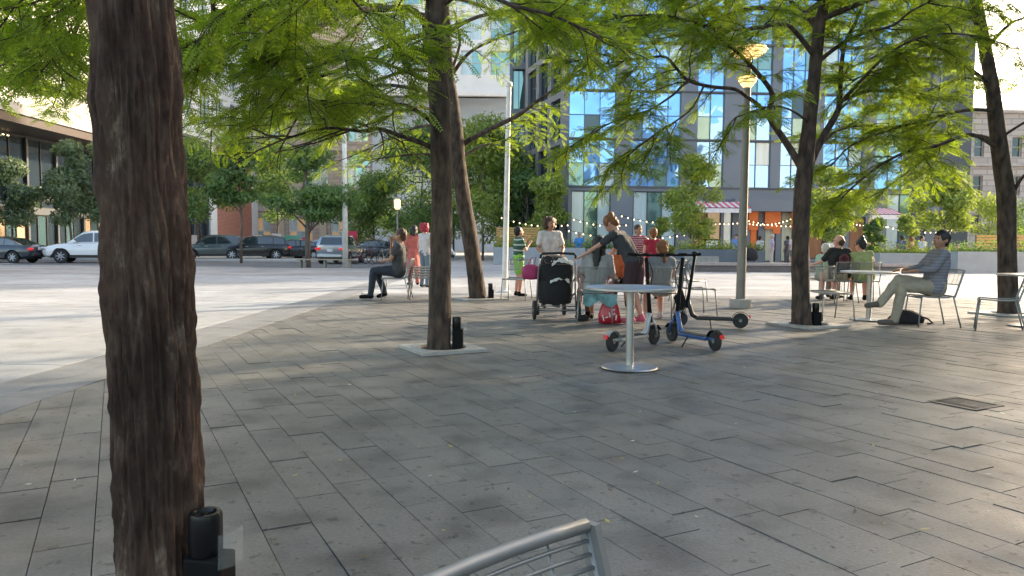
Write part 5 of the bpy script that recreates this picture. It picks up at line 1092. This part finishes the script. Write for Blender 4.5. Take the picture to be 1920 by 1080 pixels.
p_navy = paintm('navy_car_paint', (.025, .035, .05)); p_white = paintm('white_car_paint', (.72, .73, .75), 0); p_gg = paintm('grey_green_car_paint', (.09, .115, .115), .5); p_blk = paintm('black_car_paint', (.012, .012, .014)); p_sil = paintm('silver_car_paint', (.36, .39, .43), .7); p_red = paintm('charcoal_car_paint', (.05, .05, .055))
def cp(px, D): return (gx(px, D), D, -.12)
ZC = -.12
car('dark navy saloon at the far left edge', cp(-5, 41.3), R(180), p_navy, 'sedan'); car('white sport utility car behind the near trunk', cp(175, 42.6), R(196), p_white).scale = (1.0, 1.0, 1.07)
car('grey-green small utility car right of the near trunk', cp(398, 50.5), R(208), p_gg); car('black sport utility car in the middle of the parked row', cp(476, 51.5), R(200), p_blk)
car('black saloon behind the thin street tree', cp(548, 53), R(198), p_blk, 'sedan'); car('dark saloon half hidden left of the silver car', cp(598, 55), R(195), p_sil, 'sedan')
car('silver utility car seen from behind with bright red tail lights', cp(641, 45.5), R(86), p_sil, tail=p_sil); car('dark car partly hidden behind the parked bicycles', cp(712, 56), R(20), p_red, 'sedan')
car('grey car behind the seated man in dark jeans', cp(775, 58), R(10), p_sil, 'suv')
# bicycles
def bicycle(px, D, rz, label, c=(.12, .02, .02)):
    t = thing('bicycle', label, 'bicycle', (gx(px, D), D, -.11), rz, 'bicycles parked beside the silver car')
    for x in (-.5, .5):
        mb = MB(); mb.tube([(x + .33 * math.cos(k * math.pi / 12), 0, .34 + .33 * math.sin(k * math.pi / 12)) for k in range(25)], .022, 6)
        for k in range(8): mb.tube([(x, 0, .34), (x + .32 * math.cos(k * .785), 0, .34 + .32 * math.sin(k * .785))], .004, 3)
        mb.build('wheel', M_RUB, t)
    mb = MB(); [mb.tube(p, .02, 6) for p in ([(-.5, 0, .34), (-.08, 0, .32)], [(-.5, 0, .34), (-.18, 0, .82)], [(-.08, 0, .32), (-.2, 0, .92)], [(-.08, 0, .32), (.36, 0, .82)], [(-.18, 0, .80), (.35, 0, .84)], [(.33, 0, .98), (.5, 0, .34)])]; mb.build('frame', mat('bike_paint_' + label[:4].strip(), c, .4), t)
    mb = MB(); mb.tube([(.34, -.26, 1.0), (.33, 0, .99), (.34, .26, 1.0)], .014, 6); mb.build('handlebar', M_BLACK, t); mb = MB(); mb.ball((-.22, 0, .95), (.13, .07, .03), 8); mb.build('saddle', M_BLACK, t)
bicycle(682, 43.5, R(10), 'dark red bicycle nearest the silver car'); bicycle(700, 44.2, R(-15), 'black bicycle in the middle of the bicycle rack', (.03, .03, .03)); bicycle(722, 45, R(20), 'grey bicycle farthest right in the rack', (.3, .3, .28))
# street signs
def post_sign(px, py, D, w_, h_, m, label, r=0):
    q = Q(px, py, D); t = thing('street_sign', label, 'sign', (q.x, D, -.1), 0, 'small signs along the street'); mb = MB(); mb.tube([(0, 0, 0), (0, 0, q.z + .1 + h_ / 2)], .03, 6); mb.build('post', M_GREYP, t)
    mb = MB(); mb.lathe([(r, -.02), (r, .02)], c=(0, -.05, q.z + .1), n=20, axis='Y') if r else mb.box((0, -.05, q.z + .1), (w_, .03, h_)); mb.build('panel', m, t)
m_rs = mat('sign_red', (.5, .02, .06), .5); m_rw = mat('sign_pale', (.6, .5, .48), .6); m_rg = mat('sign_green', (.10, .32, .24), .6)
post_sign(662, 445, 46, .55, .75, m_rs, 'red and white street sign beside the silver car'); post_sign(573, 452, 54, 0, 0, m_rs, 'round red sign behind the thin street tree', .3); post_sign(519, 449, 56, .7, .9, m_rw, 'pale pink sign behind the black utility car'); post_sign(548, 450, 57, 1.2, .7, m_rg, 'pale green sign board behind the black saloon')
post_sign(366, 451, 56, .5, .8, m_rw, 'small pale sign behind the grey-green car')
# ---------------------------------------------------------------- people
def skinm(n, c): return mat(n, c, .55, var=.06, scale=10, spec=.35)
SK1 = skinm('fair_skin', (.50, .28, .20)); SK2 = skinm('tan_skin', (.36, .19, .12)); SK3 = skinm('brown_skin', (.17, .085, .05)); SKP = skinm('pink_skin', (.56, .30, .23))
H_BR = mat('brown_hair', (.055, .028, .014), .6, var=.35, scale=30, stretch=(1, 1, .2)); H_BK = mat('black_hair', (.01, .009, .009), .5, var=.3, scale=30); H_GR = mat('grey_hair', (.16, .15, .14), .7, var=.3, scale=30); H_AU = mat('auburn_hair', (.20, .075, .025), .6, var=.35, scale=30, stretch=(1, 1, .2)); H_RD = mat('red_dyed_hair', (.32, .012, .03), .5, var=.3, scale=30); H_WH = mat('white_hair', (.5, .49, .46), .7)
def cloth(n, c, **k): return mat('cloth_' + n, c, .85, var=k.pop('var', .12), scale=k.pop('scale', 14), bump=.25, bscale=45, **k)
def stripe(n, c1, c2, s, ratio=.3, axis=2, distort=1.5):
    m = bpy.data.materials.new('cloth_' + n); m.use_nodes = True; nn = m.node_tree.nodes; l = m.node_tree.links; b = nn['Principled BSDF']; b.inputs['Roughness'].default_value = .85
    tc = nn.new('ShaderNodeTexCoord'); w_ = nn.new('ShaderNodeTexWave'); w_.bands_direction = 'XYZ'[axis]; w_.inputs['Scale'].default_value = s; w_.inputs['Distortion'].default_value = distort; w_.inputs['Detail'].default_value = 0; l.new(tc.outputs['Object'], w_.inputs[0])
    r = nn.new('ShaderNodeValToRGB'); r.color_ramp.interpolation = 'CONSTANT'; r.color_ramp.elements[0].color = c1 + (1,); r.color_ramp.elements[1].color = c2 + (1,); r.color_ramp.elements[1].position = 1 - ratio; l.new(w_.outputs[0], r.inputs[0]); l.new(r.outputs[0], b.inputs['Base Color']); return m
def person(label, loc, rz=0, s=1.0, pose='stand', j=None, lean=0, twist=0, side=0, yaw=0, pitch=0, top=None, sleeve=.55, legs=None, leglen='long', skirt=None, hair='short', hm=H_BR, skin=SK1, shoe=M_BLACK, vox=.013, far=False, girth=1.0, glasses=False, group=None, dress=False, bag=None):
    t = thing('person', label, 'person', loc, rz, group)
    if pose == 'stand': J = dict(pel=(0, 0, .95), wst=(0, 0, 1.08), chs=(0, .0, 1.28), nek=(0, -.01, 1.46), hed=(0, .01, 1.60), shL=(-.175, 0, 1.40), shR=(.175, 0, 1.40), elL=(-.235, -.03, 1.13), elR=(.235, -.03, 1.13), wrL=(-.23, .06, .89), wrR=(.23, .06, .89), hpL=(-.085, 0, .93), hpR=(.085, 0, .93), knL=(-.10, .03, .50), knR=(.10, .03, .50), anL=(-.11, -.02, .085), anR=(.11, -.02, .085), toL=(-.14, .14, .03), toR=(.14, .14, .03))
    else: J = dict(pel=(0, 0, .55), wst=(0, .0, .68), chs=(0, .0, .88), nek=(0, -.01, 1.06), hed=(0, .01, 1.20), shL=(-.175, 0, 1.0), shR=(.175, 0, 1.0), elL=(-.235, .04, .76), elR=(.235, .04, .76), wrL=(-.14, .27, .68), wrR=(.14, .27, .68), hpL=(-.09, 0, .54), hpR=(.09, 0, .54), knL=(-.12, .43, .52), knR=(.12, .43, .52), anL=(-.13, .42, .085), anR=(.13, .42, .085), toL=(-.15, .57, .03), toR=(.15, .57, .03))
    J = {k: V(v) for k, v in J.items()}; pv = J['pel'].copy()
    M = Matrix.Rotation(R(side), 3, 'Y') @ Matrix.Rotation(-R(lean), 3, 'X') @ Matrix.Rotation(R(twist), 3, 'Z')
    for k in ('wst', 'chs', 'nek', 'hed', 'shL', 'shR', 'elL', 'elR', 'wrL', 'wrR'): J[k] = pv + M @ (J[k] - pv)
    if j: J.update({k: V(v) for k, v in j.items()})
    J = {k: v * s for k, v in J.items()}; rg = s * girth
    HM = M @ Matrix.Rotation(R(yaw), 3, 'Z') @ Matrix.Rotation(-R(pitch), 3, 'X'); hc = J['hed']; hp = lambda *p: hc + HM @ (V(p) * s)
    lat = (J['shR'] - J['shL']).normalized()
    def torso(mb, e=0):
        for sg in (-1, 1):
            mb.cap(J['pel'] + lat * sg * .075 * rg - V((0, 0, .01)), J['wst'] + lat * sg * .06 * rg, .105 * rg + e, .092 * rg + e); mb.cap(J['wst'] + lat * sg * .06 * rg, J['chs'] + lat * sg * .08 * rg, .092 * rg + e, .102 * rg + e)
            mb.cap(J['chs'] + lat * sg * .08 * rg, (J['shL'] if sg < 0 else J['shR']) * .75 + J['nek'] * .25, .095 * rg + e, .052 * s + e)
        mb.cap(J['shL'], J['shR'], .055 * s + e, .055 * s + e); mb.cap(J['chs'], J['nek'] - V((0, 0, .04 * s)), .10 * s + e, .055 * s + e)
    mb = MB(); torso(mb); mb.cap(J['nek'] - V((0, 0, .05 * s)), hp(0, -.02, -.05), .055 * s, .052 * s)
    mb.cap(hp(0, -.015, .035), hp(0, .015, -.02), .094 * s, .080 * s, 16); mb.cap(hp(0, .03, -.04), hp(0, .04, -.075), .062 * s, .045 * s, 14)
    mb.cap(hp(0, .085, .015), hp(0, .108, -.018), .012 * s, .017 * s); mb.cap(hp(-.035, .078, .035), hp(.035, .078, .035), .018 * s, .018 * s); mb.cap(hp(-.02, .088, -.052), hp(.02, .088, -.052), .010 * s, .010 * s)
    for sg in (-1, 1): mb.ball(hp(sg * .09, -.01, -.005), (.016 * s, .024 * s, .034 * s), 8)
    for S in 'LR':
        sg = -1 if S == 'L' else 1
        mb.cap(J['sh' + S], J['el' + S], .046 * s, .036 * s); mb.cap(J['el' + S], J['wr' + S], .037 * s, .024 * s)
        d = (J['wr' + S] - J['el' + S]).normalized(); a = d.cross(V((0, 0, 1)));  a = a.normalized() if a.length > .15 else V((0, 1, 0)); nrm = d.cross(a)
        if abs(d.z) > .8: a = V((0, 1, 0)) - d * d.y; a.normalize(); nrm = d.cross(a)
        wv = J['wr' + S]; c = wv + d * .05 * s
        for q in (-.025, 0, .025): mb.cap(wv + a * q * .6 * s, wv + d * .08 * s + a * q * s, .018 * s, .014 * s, 8)
        for q, ln in ((-.033, .062), (-.011, .074), (.011, .068), (.033, .052)):
            p0 = wv + d * .085 * s + a * q * s; p1 = p0 + (d * .9 + nrm * .25 * sg) * ln * .5 * s; p2 = p1 + (d * .7 + nrm * .6 * sg) * ln * .5 * s; mb.cap(p0, p1, .0095 * s, .009 * s, 7); mb.cap(p1, p2, .009 * s, .008 * s, 7)
        p0 = wv + d * .03 * s - a * .025 * s; mb.cap(p0, p0 + (d * .6 - a * .7) * .04 * s, .013 * s, .011 * s, 7); mb.cap(p0 + (d * .6 - a * .7) * .04 * s, p0 + (d * 1.2 - a * .8) * .06 * s, .011 * s, .009 * s, 7)
        mb.cap(J['hp' + S], J['kn' + S], .088 * rg, .056 * s); mb.cap(J['kn' + S], J['kn' + S] * .6 + J['an' + S] * .4 - V((0, 0, 0)), .056 * s, .055 * s); mb.cap(J['kn' + S] * .6 + J['an' + S] * .4, J['an' + S], .055 * s, .036 * s)
        mb.cap(J['an' + S], J['to' + S] + V((0, 0, .01)), .036 * s, .026 * s)
    vx = vox if not far else .024
    remesh(mb, 'body', skin, t, vx, 2)
    e = max(.014, vx * .95)
    if top:
        mb = MB(); torso(mb, e)
        for S in 'LR': A, B = J['sh' + S], J['el' + S]; f = min(1, sleeve * 1.0); mb.cap(A, A + (B - A) * f, .046 * s + e, (.046 - .008 * f) * s + e + .004)
        if sleeve > 1:
            for S in 'LR': A, B = J['el' + S], J['wr' + S]; mb.cap(A, A + (B - A) * min(.95, sleeve - 1), .037 * s + e, .028 * s + e)
        if dress: mb.cap(J['pel'], J['pel'] - V((0, 0, .38 * s)), .14 * s, .20 * s)
        o = rumple(remesh(mb, 'shirt' if not dress else 'dress', top, t, vx, 2), .010 * s, 13, len(label))
    if legs:
        e2 = e * .85; mb = MB()
        for sg in (-1, 1): mb.cap(J['pel'] + lat * sg * .07 * rg - V((0, 0, .02 * s)), J['pel'] + lat * sg * .07 * rg + (J['wst'] - J['pel']) * .3, .105 * rg + e2 + .003, .100 * rg + e2)
        for S in 'LR':
            A, B, C = J['hp' + S], J['kn' + S], J['an' + S]; f = 1 if leglen == 'long' else .72
            mb.cap(A, A + (B - A) * f, .090 * rg + e2, .058 * s + e2 + (.016 * s if leglen == 'short' else 0))
            if leglen == 'long': mb.cap(B, B * .5 + C * .5, .058 * s + e2, .052 * s + e2); mb.cap(B * .5 + C * .5, C, .052 * s + e2, .044 * s + e2)
        if skirt: mb.cap((J['hpL'] + J['hpR']) / 2, (J['knL'] + J['knR']) / 2, .16 * s, .14 * s)
        rumple(remesh(mb, 'skirt' if skirt else ('trousers' if leglen == 'long' else 'shorts'), legs, t, vx, 2), .010 * s, 12, len(label) + 3)
    for S in 'LR':
        mb = MB(); A, B = J['an' + S], J['to' + S]; mb.cap(A + V((0, -.015 * s, -.03 * s)) if A.z < .2 * s else A, B + V((0, 0, .012 * s)), .048 * s, .038 * s); mb.cap(A, A + (J['kn' + S] - A).normalized() * .03 * s, .046 * s, .042 * s); remesh(mb, 'shoe', shoe, t, vx, 2)
    if hair != 'bald':
        mb = MB(); mb.cap(hp(0, -.03, .05), hp(0, -.02, .035), .101 * s, .100 * s, 16); mb.cap(hp(0, -.055, .02), hp(0, -.06, -.03), .085 * s, .068 * s)
        if hair in ('bob', 'long'):
            ln = -.12 if hair == 'bob' else -.34
            for sg in (-1, 1): mb.cap(hp(sg * .065, -.02, .03), hp(sg * .075, -.03, max(ln, -.15)), .05 * s, .04 * s)
            mb.cap(hp(0, -.07, .02), hp(0, -.085, ln), .08 * s, .055 * s)
            for q in range(9): a = q * .7; mb.ball(hp(.09 * math.cos(a), -.03 + .07 * math.sin(a), .03 - .1 * (q % 3) / 2), .03 * s, 8)
        if hair == 'afro':
            for q in range(22): a = q * 2.4; z = -.06 + .17 * (q / 22); r = .10 * math.cos((z - .03) * 6); mb.ball(hp(r * math.cos(a), -.035 + r * math.sin(a) * (.9 if math.sin(a) < 0 else .45), z), .05 * s, 8)
        if hair == 'bun': mb.ball(hp(0, -.11, .10), .048 * s, 10)
        if hair == 'topbun': mb.ball(hp(0, -.06, .15), .05 * s, 10)
        if hair == 'pony': mb.cap(hp(0, -.12, .05), hp(0, -.16, -.04), .034 * s, .042 * s); mb.cap(hp(0, -.16, -.04), hp(0, -.12, -.22), .042 * s, .018 * s)
        rumple(remesh(mb, 'hair', hm, t, max(.012, vx * .8), 1), .010, 38, 2)
    else:
        mb = MB(); mb.cap(hp(0, -.05, -.01), hp(0, -.045, -.04), .080 * s, .066 * s); remesh(mb, 'hair', hm, t, .014, 1)
    if not far:
        for sg in (-1, 1): mb = MB(); mb.ball(hp(sg * .032, .083, .012), (.012 * s, .009 * s, .008 * s), 8); mb.build('eye', mat('dark_eye', (.03, .02, .015), .2), t, smooth=True)
        mb = MB(); mb.cap(hp(-.02, .093, -.052), hp(.02, .093, -.052), .0065 * s, .0065 * s, 8); mb.build('mouth', mat('lip', (.30, .10, .08), .5), t, smooth=True)
    if glasses:
        mb = MB()
        for sg in (-1, 1): mb.tube([hp(sg * .034 + .024 * math.cos(k * .63), .105, .013 + .017 * math.sin(k * .63)) for k in range(11)], .003 * s, 5); mb.tube([hp(sg * .058, .103, .018), hp(sg * .092, .0, .018)], .003 * s, 5)
        mb.build('glasses', M_BLACK, t)
    if bag: mb = MB(); mb.cap(J['chs'] + V((0, -.17, .05)) * s, J['wst'] + V((0, -.18, 0)) * s, .11 * s, .13 * s); remesh(mb, 'rucksack', bag, t, .02, 2)
    return t
def seatat(ch, dy=.0): l = ch.location; a = ch.rotation_euler[2]; return (l.x - math.sin(a) * dy, l.y + math.cos(a) * dy, .004)
dn = cloth('dark_denim', (.022, .03, .045)); kh = cloth('khaki', (.30, .26, .19)); 
# A: man seated left, facing left
person('man in a dark grey shirt and dark jeans seated sideways, hand to his mouth', seatat(chairs['A'], -.05), chairs['A'].rotation_euler[2], 1.10, 'sit', dict(elR=(.22, .16, .82), wrR=(.08, .14, 1.08), elL=(-.24, .1, .76), wrL=(-.05, .28, .72), knL=(-.12, .44, .54), anL=(-.12, .50, .09), toL=(-.13, .68, .035), anR=(.12, .28, .12), toR=(.12, .40, .03)), lean=-4, top=cloth('charcoal', (.05, .05, .052)), legs=dn, hair='short', hm=H_BR, skin=SK2, shoe=M_BLACK, girth=1.14, yaw=-4)
# B red-haired woman, C coral figure
p = P(797, 539); person('woman with bright red curly hair and a pale top beside the slim trunk', (p.x, p.y, .004), R(-40), .97, 'stand', dict(elR=(.24, .06, 1.14), wrR=(.12, .24, 1.12)), top=cloth('pale_top', (.50, .46, .45)), sleeve=.05, legs=cloth('faded_denim', (.12, .16, .19)), hair='afro', hm=H_RD, skin=SKP)
p = P(771, 537); person('person in a coral red outfit standing behind the stacked chairs', (p.x, p.y + .5, .004), R(20), .95, 'stand', top=cloth('coral', (.42, .11, .09)), sleeve=.8, legs=cloth('coral_pants', (.44, .12, .10)), hair='bob', hm=H_BK, skin=SK2, dress=True)
# D boy
p = P(972, 556); person('boy in a green striped shirt and lime green shorts holding something to his mouth', (p.x, p.y, .004), R(-70), .895, 'stand', dict(elL=(-.2, .14, 1.18), wrL=(-.04, .22, 1.42), elR=(.21, .1, 1.15), wrR=(.08, .26, 1.32)), top=stripe('green_stripe', (.035, .10, .07), (.5, .55, .5), 2.6, .16), legs=cloth('lime', (.24, .52, .06)), leglen='short', hair='short', hm=H_BK, skin=SKP, pitch=-8)
# E woman behind pushchair
p = P(1030, 577); person('woman with a curly brown bob in a white T-shirt standing behind the pushchair', (p.x, p.y, .004), R(195), .965, 'stand', dict(elL=(-.25, .04, 1.12), wrL=(-.15, .26, 1.02), elR=(.25, .04, 1.12), wrR=(.15, .26, 1.02)), top=cloth('white_tee', (.60, .55, .54)), sleeve=.6, legs=cloth('grey_slacks', (.16, .15, .15)), hair='afro', hm=H_BR, skin=SK2, yaw=12)
# G black long-haired woman on chair, H child beside
c = chairs['G']; person('woman with long black hair and a grey top seated right of the pushchair', seatat(c, -.02), c.rotation_euler[2], .98, 'sit', dict(knL=(-.16, .42, .50), knR=(.2, .40, .50)), lean=8, side=4, top=cloth('grey_top', (.30, .30, .31)), sleeve=.9, legs=cloth('teal_print', (.13, .25, .26), var=.5, scale=9), leglen='short', hair='long', hm=H_BK, skin=SK3, yaw=-14)
l = seatat(c, .8); person('child with dark hair and a pale pink top beside the black-haired woman', (l[0] - .12, l[1] + .1, .004), R(165), .80, 'sit', lean=4, top=cloth('pale_pink', (.52, .38, .38)), legs=cloth('navy_shorts', (.03, .04, .08)), leglen='short', hair='short', hm=H_BR, skin=SKP)
# I leaning woman
p = P(1186, 606); person('woman with an auburn bun and charcoal T-shirt bending forward, one arm stretched out', (p.x, p.y, .004), R(62), 1.0, 'stand', dict(elL=(-.20, .52, 1.14), wrL=(-.24, .74, 1.00), elR=(.20, .40, 1.06), wrR=(.14, .60, .92), knL=(-.10, .05, .50), anR=(.12, -.10, .085), toR=(.14, .05, .03)), lean=34, top=cloth('charcoal_tee', (.042, .044, .052)), sleeve=.6, legs=cloth('dark_maroon', (.045, .022, .028)), leglen='short', hair='bun', hm=H_AU, skin=SKP, shoe=cloth('pink_shoe', (.48, .10, .16)), pitch=14)
# J orange person, K red top child, K2 striped, L seated girl
c = chairs['J']; person('person in an orange top seated facing the table group behind the leaning woman', seatat(c), c.rotation_euler[2], .92, 'sit', lean=6, top=cloth('orange', (.40, .09, .03)), legs=cloth('dark_shorts', (.03, .03, .035)), hair='bob', hm=H_BK, skin=SK2)
p = P(1222, 562); person('girl in a red top with her hair in a bun standing behind the seated girl', (p.x, p.y, .004), R(10), .875, 'stand', top=cloth('red_top', (.36, .02, .045)), sleeve=.1, legs=cloth('pink_shorts', (.35, .12, .14)), leglen='short', hair='bun', hm=H_AU, skin=SKP)
p = P(1203, 556); person('woman in a red and white patterned shirt farther back behind the leaning woman', (p.x, p.y + .6, .004), R(200), .94, 'stand', dict(wrL=(-.05, .25, 1.1), elL=(-.24, .06, 1.12)), top=stripe('red_white', (.30, .03, .07), (.42, .35, .35), 6, .4), legs=cloth('plum_jeans', (.06, .03, .05)), hair='short', hm=H_BR, skin=SK2)
c = chairs['L']; person('girl with a brown ponytail in a grey top seated with her back to the camera', seatat(c, .0), c.rotation_euler[2], .93, 'sit', top=cloth('heather_grey', (.20, .21, .23)), sleeve=.35, legs=cloth('light_shorts', (.35, .33, .33)), leglen='short', hair='pony', hm=H_AU, skin=SKP, yaw=8, shoe=cloth('pale_shoe', (.5, .45, .45)))
# teal towel hanging on chair G
cg = chairs['G']; t = thing('teal_towel', 'teal patterned towel hanging from the seat of the black-haired woman', 'towel', (cg.location.x + .08, cg.location.y - .05, .40), cg.rotation_euler[2]); mb = MB(); n = 12
v = [(-.26 + .5 * i / (n - 1), -.26 + .02 * math.sin(i * 1.7) - .01 * j_, .05 - .05 * j_ * (1 + .3 * math.sin(i * .9))) for j_ in range(4) for i in range(n)]; k0 = len(v); v += [(x, y + .012, z) for x, y, z in v]
mb.add(v, [(j_ * n + i, j_ * n + i + 1, (j_ + 1) * n + i + 1, (j_ + 1) * n + i) for j_ in range(3) for i in range(n - 1)] + [(k0 + j_ * n + i, k0 + (j_ + 1) * n + i, k0 + (j_ + 1) * n + i + 1, k0 + j_ * n + i + 1) for j_ in range(3) for i in range(n - 1)]); mb.build('cloth', mat('cloth_teal_print', (.16, .34, .36)), t, smooth=True)
# N pair + third
c = chairs['N1']; mblk = cloth('black_tee', (.014, .014, .016)); pn = person('balding man in glasses and a black T-shirt with a round emblem on its back', seatat(c), c.rotation_euler[2], 1.06, 'sit', dict(elL=(-.30, .12, .80), wrL=(-.36, .32, .74)), lean=5, top=mblk, sleeve=.75, legs=kh, leglen='short', hair='bald', hm=H_BR, skin=SKP, yaw=35, glasses=True, girth=1.22)
mb = MB(); [mb.lathe([(r, -.002), (r + .012, -.002), (r + .012, .002), (r, .002)], c=(0, -.168, .90), n=24, axis='Y') for r in (.10, .06)]; mb.box((0, -.168, .90), (.07, .004, .02)); mb.box((0, -.167, .90), (.02, .004, .07)); mb.build('emblem', cloth('emblem_red', (.16, .05, .06)), pn)
c = chairs['N2']; person('woman in a pale green sleeveless top with a dark topknot', seatat(c), c.rotation_euler[2], 1.0, 'sit', dict(elL=(-.30, .02, .80), wrL=(-.50, .1, .78)), lean=4, side=-7, top=cloth('pale_green', (.30, .34, .15)), sleeve=.08, legs=cloth('olive', (.20, .24, .09)), leglen='short', hair='topbun', hm=H_BK, skin=SKP, yaw=45, glasses=True, girth=1.15)
c = chairs['N3']; person('fair-haired person in a mint shirt with a blue towel, left of the man in black', seatat(c), c.rotation_euler[2], .92, 'sit', lean=10, top=cloth('mint', (.30, .45, .34)), legs=cloth('grey_cargo', (.18, .17, .16)), hair='short', hm=H_WH, skin=SKP)
t = thing('blue_towel', 'bright blue towel on the lap of the fair-haired person', 'towel', (c.location.x + .22, c.location.y + .1, .62), 0); mb = MB(); rag(mb, (0, 0, 0), .42, .32, .10, 12); mb.build('cloth', cloth('royal_blue', (.03, .10, .60)), t, smooth=True)
# O man right, cross-legged
c = chairs['O']; person('dark-haired man in a grey striped shirt and khaki trousers sitting sideways with crossed legs', seatat(c, -.04), c.rotation_euler[2], 1.07, 'sit', dict(elL=(-.24, .12, .80), wrL=(-.10, .36, .76), elR=(.24, .10, .80), wrR=(.10, .40, .78), knR=(.02, .46, .64), anR=(-.04, .72, .30), toR=(-.05, .90, .26), knL=(-.08, .44, .55), anL=(-.10, .54, .085), toL=(-.11, .74, .035)), lean=-7, top=stripe('grey_stripe', (.15, .145, .17), (.20, .195, .22), 7, .5), sleeve=1.5, legs=kh, hair='short', hm=H_BK, skin=SK2, shoe=cloth('tan_shoe', (.10, .085, .07)), girth=1.14, yaw=25)
# white pack slung on the back of the man's chair
# crouching person and yellow jacket far left of plaza
p = P(850, 497); person('crouching person in a white shirt far behind the slim trunk', (p.x, p.y, 0), R(120), .95, 'sit', lean=38, top=cloth('white_shirt', (.62, .64, .70)), legs=cloth('black_trousers', (.02, .02, .02)), hair='short', hm=H_BK, skin=SK2, far=True)
p = P(882, 494); person('person in a yellow jacket and white cap far behind the leaning trunk', (p.x, p.y, 0), R(200), .95, 'sit', top=cloth('yellow_jacket', (.60, .38, .03)), sleeve=1.5, legs=cloth('black_trousers', (.02, .02, .02)), hair='short', hm=cloth('white_cap', (.7, .7, .7)), skin=SK2, far=True)
# far people on the terrace
far_ = [(1085, 497, R(170), 1.0, (.03, .22, .62), (.10, .10, .12), H_GR, 'man in a bright blue T-shirt left of the leaning woman, far back', 'stand'),
        (1379, 499, R(150), 1.0, (.16, .28, .62), (.45, .40, .34), H_BK, 'person in a blue shirt beside the left of the lamp post', 'stand'),
        (1424, 500, R(-60), .95, (.60, .58, .62), (.12, .12, .14), H_BK, 'person in a white top facing the white-haired man', 'stand'),
        (1446, 499, R(80), 1.02, (.48, .44, .55), (.55, .50, .48), H_WH, 'white-haired man in a lilac shirt and pale trousers', 'stand'),
        (1475, 499, R(30), .97, (.06, .07, .09), (.09, .09, .10), H_BK, 'person in dark clothes standing left of the forked trunk', 'stand'),
        (1487, 500, R(0), 1.0, (.58, .52, .56), (.16, .17, .16), H_BR, 'man in white T-shirt and dark shorts, back turned, beside the forked trunk', 'stand'),
        (1557, 497, R(20), .95, (.62, .60, .60), (.10, .10, .12), H_BK, 'person in white standing far behind the man in black', 'stand'),
        (1689, 506, R(-20), .97, (.06, .08, .22), (.42, .50, .52), H_BK, 'person in a navy top and pale jeans left of the cross-legged man', 'stand'),
        (1706, 506, R(40), .93, (.28, .13, .09), (.05, .05, .05), H_AU, 'person in brown beside the one in the navy top', 'stand'),
        (1727, 507, R(200), .95, (.42, .48, .62), (.20, .20, .22), H_BK, 'person in a pale blue shirt just left of the cross-legged man', 'stand'),
        (1814, 505, R(160), .92, (.05, .22, .62), (.40, .25, .20), H_WH, 'person in a blue shirt sitting low right of the cross-legged man', 'sit'),
        (1793, 507, R(170), .95, (.12, .26, .18), (.06, .06, .07), H_GR, 'person in dark green sitting beside the one in blue', 'sit'),
        (1404, 503, R(120), .9, (.5, .38, .36), (.03, .03, .03), H_AU, 'seated person in pale pink behind the black pushchair near the lamp post', 'sit'),
        (1508, 499, R(180), .9, (.20, .05, .06), (.03, .03, .03), H_BK, 'seated person in dark red beside the dark-shorts man', 'sit')]
for k, (px, py, rz, s, tc_, lc, hm, lab, ps) in enumerate(far_):
    p = P(px, py); person(lab, (p.x, p.y, .0), rz, s, ps, top=cloth('far_top%d' % k, tc_), legs=cloth('far_legs%d' % k, lc), leglen='short' if 'shorts' in lab else 'long', hair='short', hm=hm, skin=SKP if k % 2 else SK2, far=True)
# second pushchair far back
q = P(1408, 507); t = thing('pushchair', 'black pushchair far back right of the lamp post', 'pushchair', (q.x, q.y, 0)); mb = MB(); shell(mb, [oval(0, 0, .45, .2, .25), oval(0, 0, .6, .3, .3), oval(0, .1, .85, .28, .25), oval(0, .15, 1.02, .15, .15)]); mb.build('seat', M_FAB, t, auto=50)
for x in (-.25, .25):
    for y in (-.3, .3): mb = MB(); mb.lathe([(.07, -.02), (.11, -.02), (.11, .02), (.07, .02)], c=(x, y, .11), n=14, axis='X'); mb.build('wheel', M_RUB, t)
mb = MB(); [mb.tube([(x, -.3, .11), (x, .1, .6), (x, .45, 1.0)], .015, 6) for x in (-.24, .24)]; [mb.tube([(x, .3, .11), (x, 0, .5)], .015, 6) for x in (-.24, .24)]; mb.tube([(-.24, .45, 1.0), (.24, .45, 1.0)], .02, 6); mb.build('frame', M_ALU, t)
